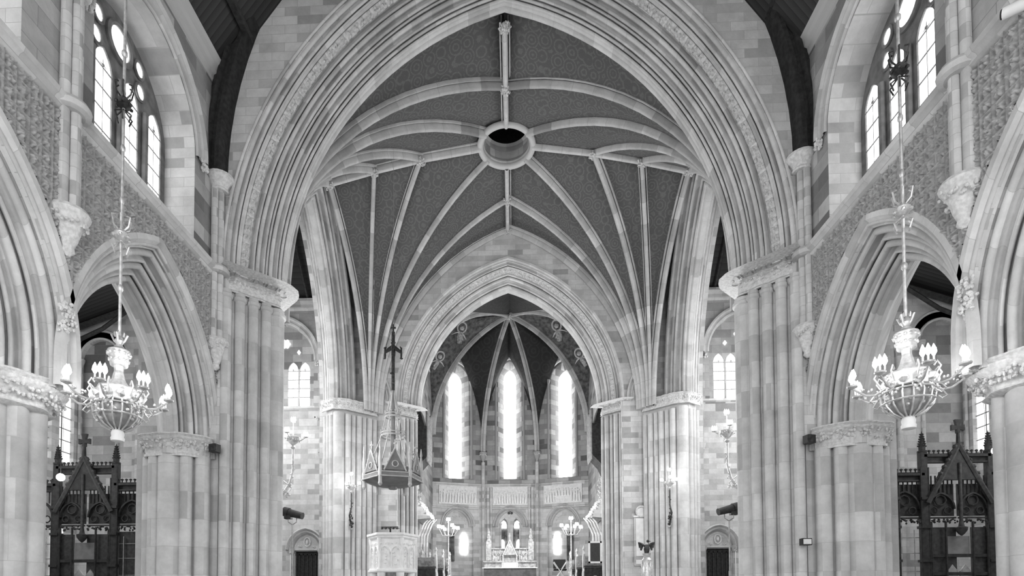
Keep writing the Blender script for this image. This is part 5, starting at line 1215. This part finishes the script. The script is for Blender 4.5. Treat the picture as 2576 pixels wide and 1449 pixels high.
t = thing('priest_chair', 'dark folding chair with pale straps before the right stalls', 'chair', (1.62, 18.2, .6))
m = MB(); m.box((1.62, 18.2, 1.0), (.4, .35, .05)); m.build('seat', WOOD, t, smooth=False)
m = MB(); m.box((1.62, 18.38, 1.2), (.4, .04, .3)); m.build('backrest', BLACK, t, smooth=False)
for e in (-1, 1):
    for q in (-1, 1): m = MB(); m.bar((1.62+e*.2, 18.2+.2*q, .62), (1.62-e*.2, 18.2+.15*q, 1.25), .015, n=6); m.build('leg', WHITE, t)
t = thing('notice_board', 'white framed dark board standing by the right chancel jamb', 'board', (2.45, 17.0, .6))
m = MB(); m.box((2.56, 16.9, 1.45), (.3, .03, .55)); m.build('board', BLACK, t, smooth=False)
m = MB()
for c_, d in (((2.39, 16.9, 1.45), (.05, .05, .65)), ((2.73, 16.9, 1.45), (.05, .05, .65)), ((2.56, 16.9, 1.75), (.39, .05, .05)), ((2.56, 16.9, 1.15), (.39, .05, .05))): m.box(c_, d)
m.build('frame', WHITE, t, smooth=False)
m = MB(); m.box((2.56, 16.92, .2), (.08, .06, 1.9-.8)); m.build('post', WHITE, t, smooth=False)

# ------------------------------------------------------------------ painted angels on the webs beside the outer ribs
def web_point(i, k, q):
    A, B = RS[i], RS[i+1]
    X_ = A; cv = curv[i]; wc = wall_arch_curve((X_[0], X_[1]+.03), (B[0], B[1]+.03), X_[2], 10.9)
    return Vector(cv[k])*(1-q)+Vector(wc[k])*q
def inward(p): return (Vector((0, 19.5, 7.5))-Vector(p)).normalized()
for s, nm in ((-1, 'left'), (1, 'right')):
    for (Xp, Yp, Zp, sz, d2, lean) in ((2.06, 22.3, 10.62, .4, 'upper', -.6), (2.86, 21.8, 9.3, .36, 'lower', .5)):
        nv_ = Vector((-s*.5, -.6, -.62)).normalized(); p = Vector((s*Xp, Yp, Zp))+nv_*.06
        angel(tuple(p), nv_, sz, f'{d2} haloed angel painted on the {nm} of the apse vault', lean*s)

# ================================================================== aisle screens
def finial(mb, x, y, z, h, r):
    mb.lathe((x, y, z), [(r, 0), (r*1.1, h*.06), (r*.7, h*.1), (r*.75, h*.25), (r*.45, h*.45), (r*.25, h*.75), (.004, h)], 6)
    for q in range(6):
        zz = z+h*(.3+.11*q); rr = r*(.85-.11*q)
        for a in range(4): mb.blob((x+rr*math.cos(a*1.571), y+rr*math.sin(a*1.571), zz), r*.22)
    return mb
for s in (-1, 1):
    y = 11.2; X = lambda u: s*(8.66+u)
    t = thing('aisle_screen', f'dark carved oak gothic screen with gabled doorway in the {side(s)} aisle', 'screen', (s*8.66, y, FLOOR))
    # posts: outer pair low, inner pair tall
    for u, zt, h, r in ((-.62, 2.85, .42, .085), (.62, 2.85, .42, .085), (-1.18, 2.5, .42, .07), (1.18, 2.5, .42, .07), (-1.42, 2.45, .1, .04), (1.42, 2.45, .1, .04)):
        m = MB(); m.box((X(u), y, (zt+FLOOR)/2), (.11, .12, zt-FLOOR)); 
        for e in (-1, 1): m.bar((X(u)+e*.07, y-.05, FLOOR), (X(u)+e*.07, y-.05, zt-.3), .018, n=6)
        for z in (0.1, .75, 1.4, 1.95): m.box((X(u), y-.01, z), (.17, .16, .05))
        finial(m, X(u), y, zt, h, r); m.build('post', WOOD2 if abs(u) > .7 else WOOD, t)
    for u0, u1, zt in ((-.62, .62, 2.78), (.62, 1.42, 2.42), (-1.42, -.62, 2.42)):
        m = MB(); uc = (u0+u1)/2; L = u1-u0
        m.box((X(uc), y, zt), (L, .12, .05)); m.box((X(uc), y, zt-.12), (L, .09, .03)); m.box((X(uc), y+.02, zt-.07), (L, .04, .1)); m.build('cornice', WOOD, t, smooth=False)
        m = MB(); n_ = int(L/.085)
        for q in range(n_):
            u = u0+L*(q+.5)/n_; m.box((X(u), y, zt+.055), (.016, .02, .07)); m.blob((X(u), y, zt+.1), .026); m.box((X(u), y, zt+.1), (.06, .015, .02))
        m.bar((X(u0), y, zt+.04), (X(u1), y, zt+.04), .01, n=5); m.build('cresting', WOOD, t)
    # central gable with crockets and cross
    m = MB()
    for e in (-1, 1):
        m.tube([(X(e*.6), y-.08, 1.85), (X(e*.3), y-.08, 2.4), (X(0), y-.08, 2.98)], .05, 6)
        for q in range(5): m.blob((X(e*(.34-.07*q)), y-.08, 2.42+.13*q), .05)
    m.build('gable', WOOD2, t)
    m = MB(); m.prism([(-.42, 2.3), (.42, 2.3), (0, 3.0)], -.04, .02, lambda u, z, d: (X(u), y-.05+d, z)); 
    m.build('gable_panel', WOOD, t, smooth=False)
    m = MB(); m.bar((X(0), y-.08, 2.95), (X(0), y-.08, 3.3), .04, .025, n=6)
    m.prism([(-.03, 3.2), (.03, 3.2), (.03, 3.27), (.12, 3.25), (.12, 3.36), (.03, 3.34), (.06, 3.46), (-.06, 3.46), (-.03, 3.34), (-.12, 3.36), (-.12, 3.25), (-.03, 3.27)], -.1, -.05, lambda u, z, d: (X(u), y+d, z)); m.build('gable_cross', WOOD, t, smooth=False)
    # traceried heads
    for uc, hw in ((-.3, .27), (.3, .27), (-.98, .3), (.98, .3)):
        m = MB(); sweep_arch(m, hw-.04, (hw-.04)*1.3, 1.75, [(0, .03), (0, -.03), (.03, -.03), (.03, .03)], lambda u, z, d, uc=uc: (X(uc+u), y+d, z), 8)
        for e in (-.5, .5):
            m.tube([(X(uc+hw*e+.07*math.cos(q*.7854)), y, 1.72+.07*math.sin(q*.7854)) for q in range(8)], .014, 5, closed=True)
        m.tube([(X(uc+.1*math.cos(q*.7854)), y, 1.92+.1*math.sin(q*.7854)) for q in range(8)], .016, 5, closed=True)
        for q in range(7): m.bar((X(uc-hw+2*hw*(q+.5)/7), y+.02, 2.05), (X(uc-hw+2*hw*(q+.5)/7), y+.02, 2.4), .014, n=5)
        m.box((X(uc), y, 1.58), (2*hw, .05, .03))
        for q in range(9): m.leaf((X(uc-hw+2*hw*(q+.5)/9), y-.03, 1.5+.03*(q % 2)), (0, 0, 0), .045)
        m.build('tracery', WOOD, t)
        m = MB(); m.box((X(uc), y+.04, 1.93), (2*hw, .02, .62)); m.build('tracery_backing', WOOD, t, smooth=False) if abs(uc) < .5 or s*uc > -.5 and uc < 0 or s > 0 else None
    # lower panels and pendant
    m = MB(); m.box((X(-.3), y+.03, .1), (.56, .04, 2.6)); m.build('panel', WOOD2, t, smooth=False)
    m = MB(); m.box((X(.42), y+.03, .1), (.3, .04, 2.6)); m.build('panel', WOOD2, t, smooth=False)
    m = MB(); m.lathe((X(0), y-.1, 1.22), [(.01, 0), (.05, .04), (.09, .1), (.1, .16), (.05, .18), (.03, .3), (.03, 1.4)], 10); m.build('pendant', WOOD2, t)
    m = MB()
    for z in (.85, .5): m.box((X(0), y-.01, z), (1.15, .07, .06))
    for u in (-.52, -.25, .25, .52): m.bar((X(u), y-.05, FLOOR), (X(u), y-.05, 1.5), .022, n=6)
    m.build('door_frame', WOOD, t, smooth=False)
    m = MB()
    for u in (-.12, .12): m.box((X(u), y-.0, .3), (.2, .03, .5)); m.prism([(u-.1, .55), (u+.1, .55), (u, .68)], -.015, .015, lambda a, z, d: (X(a), y+d, z))
    m.build('door_light', GREYM, t, smooth=False)
    m = MB(); m.box((X(0), y, 1.05), (.42, .02, .35)); m.build('upper_light', noisy('dim_glass%d' % s, .12, .2, 5, .3), t, smooth=False)
    for uc in (-.98, .98):
        m = MB()
        for z in (.2, .55, .9, 1.2): m.bar((X(uc-.28), y, z), (X(uc+.28), y, z), .007, n=4)
        for u in (-.16, .16): m.bar((X(uc+u), y-.02, FLOOR), (X(uc+u), y-.02, 1.35), .009, n=5)
        m.build('grille', GREYM, t)
        m = MB(); m.box((X(uc), y+.03, (.15 if s < 0 and uc < 0 else -.5)), (.55, .03, (2.6 if s < 0 and uc < 0 else 1.3))); m.build('dado_panel', WOOD2, t, smooth=False)
# bright lamps in the aisles behind the piers
for s in (-1, 1):
    x, y, z = (-8.72, 10.6, 2.45) if s < 0 else (8.93, 10.6, 2.72)
    t = thing('aisle_lamp', f'bare bright lamp beside the {side(s)} aisle screen, half behind the pier', 'lamp', (x, y, z))
    m = MB(); m.ball((x, y, z), .075); m.build('bulb', BULB, t)
    m = MB(); m.bar((x, y, z+.04), (x, y, 7.85), .006, n=5); m.build('cord', IRON, t)
    point('aisle_lamp_light', (x, y-.12, z), 14, .06)
    t = thing('hanging_censer', f'small dark hanging lamp in front of the {side(s)} aisle window', 'lamp', (s*10.4, 12.6, 5.2))
    m = MB(); m.bar((s*10.4, 12.6, 3.4), (s*10.4, 12.6, 7.5), .008, n=5); m.build('chain', IRON, t)
    m = MB(); m.lathe((s*10.4, 12.6, 5.15), [(.02, 0), (.07, .08), (.09, .2), (.05, .28), (.02, .4)], 8); m.build('lamp_body', IRON, t)
for m_ in list(bpy.data.materials):
    if m_.users == 0: bpy.data.materials.remove(m_)
# repeats share a group phrase
GROUPS = {'hood_mould': 'hood moulds over the windows', 'arcade_arch': 'arches of the nave arcades', 'arcade_pier': 'piers of the nave arcades', 'arcade_respond': 'half piers ending the arcades',
          'wall_shaft': 'shafts attached to the walls', 'label_stop': 'carved stops between the arcade hoods', 'roof_purlin': 'purlins of the nave roof', 'roof_arch': 'wooden arches of the nave roof',
          'crossing_pier': 'piers of the crossing', 'transept_arch': 'arches into the transepts', 'chancel_pier': 'jambs of the chancel arch', 'blind_lancet': 'blind lancets beside the chancel arch',
          'doorway': 'transept doorways', 'roof_rafter': 'rafters of the transept roofs', 'blind_arch': 'blind arches at the aisle ends', 'roof_beam': 'beams of the aisle roofs', 'roof_brace': 'braces of the aisle roofs',
          'relief_panel': 'marble reliefs below the apse lancets', 'wall_arcade_arch': 'arches of the apse wall arcade', 'apse_corbel': 'corbels between the apse lancets', 'painted_angel': 'angels painted on the apse vault',
          'chandelier': 'chandeliers before the arcades', 'bracket_lamp': 'bracket lamps on the crossing piers', 'stage_lamp': 'theatre spotlights on stands', 'loudspeaker': 'loudspeakers on the crossing piers',
          'altar_candlestick': 'candlesticks on the altar shelf', 'lamp_standard': 'lamp standards by the altar', 'choir_stall': 'stalls along the chancel', 'organ_case': 'organ cases facing each other',
          'canopied_tomb': 'canopies on the chancel walls', 'wall_lantern': 'carved brackets on the chancel jambs', 'aisle_screen': 'oak screens in the aisles', 'aisle_lamp': 'bare lamps by the aisle screens', 'hanging_censer': 'lamps hanging by the aisle windows'}
for o in bpy.data.objects:
    if o.parent is None and o.get('label'):
        k_ = o.name.split('.')[0]
        if k_ in GROUPS: o['group'] = GROUPS[k_]
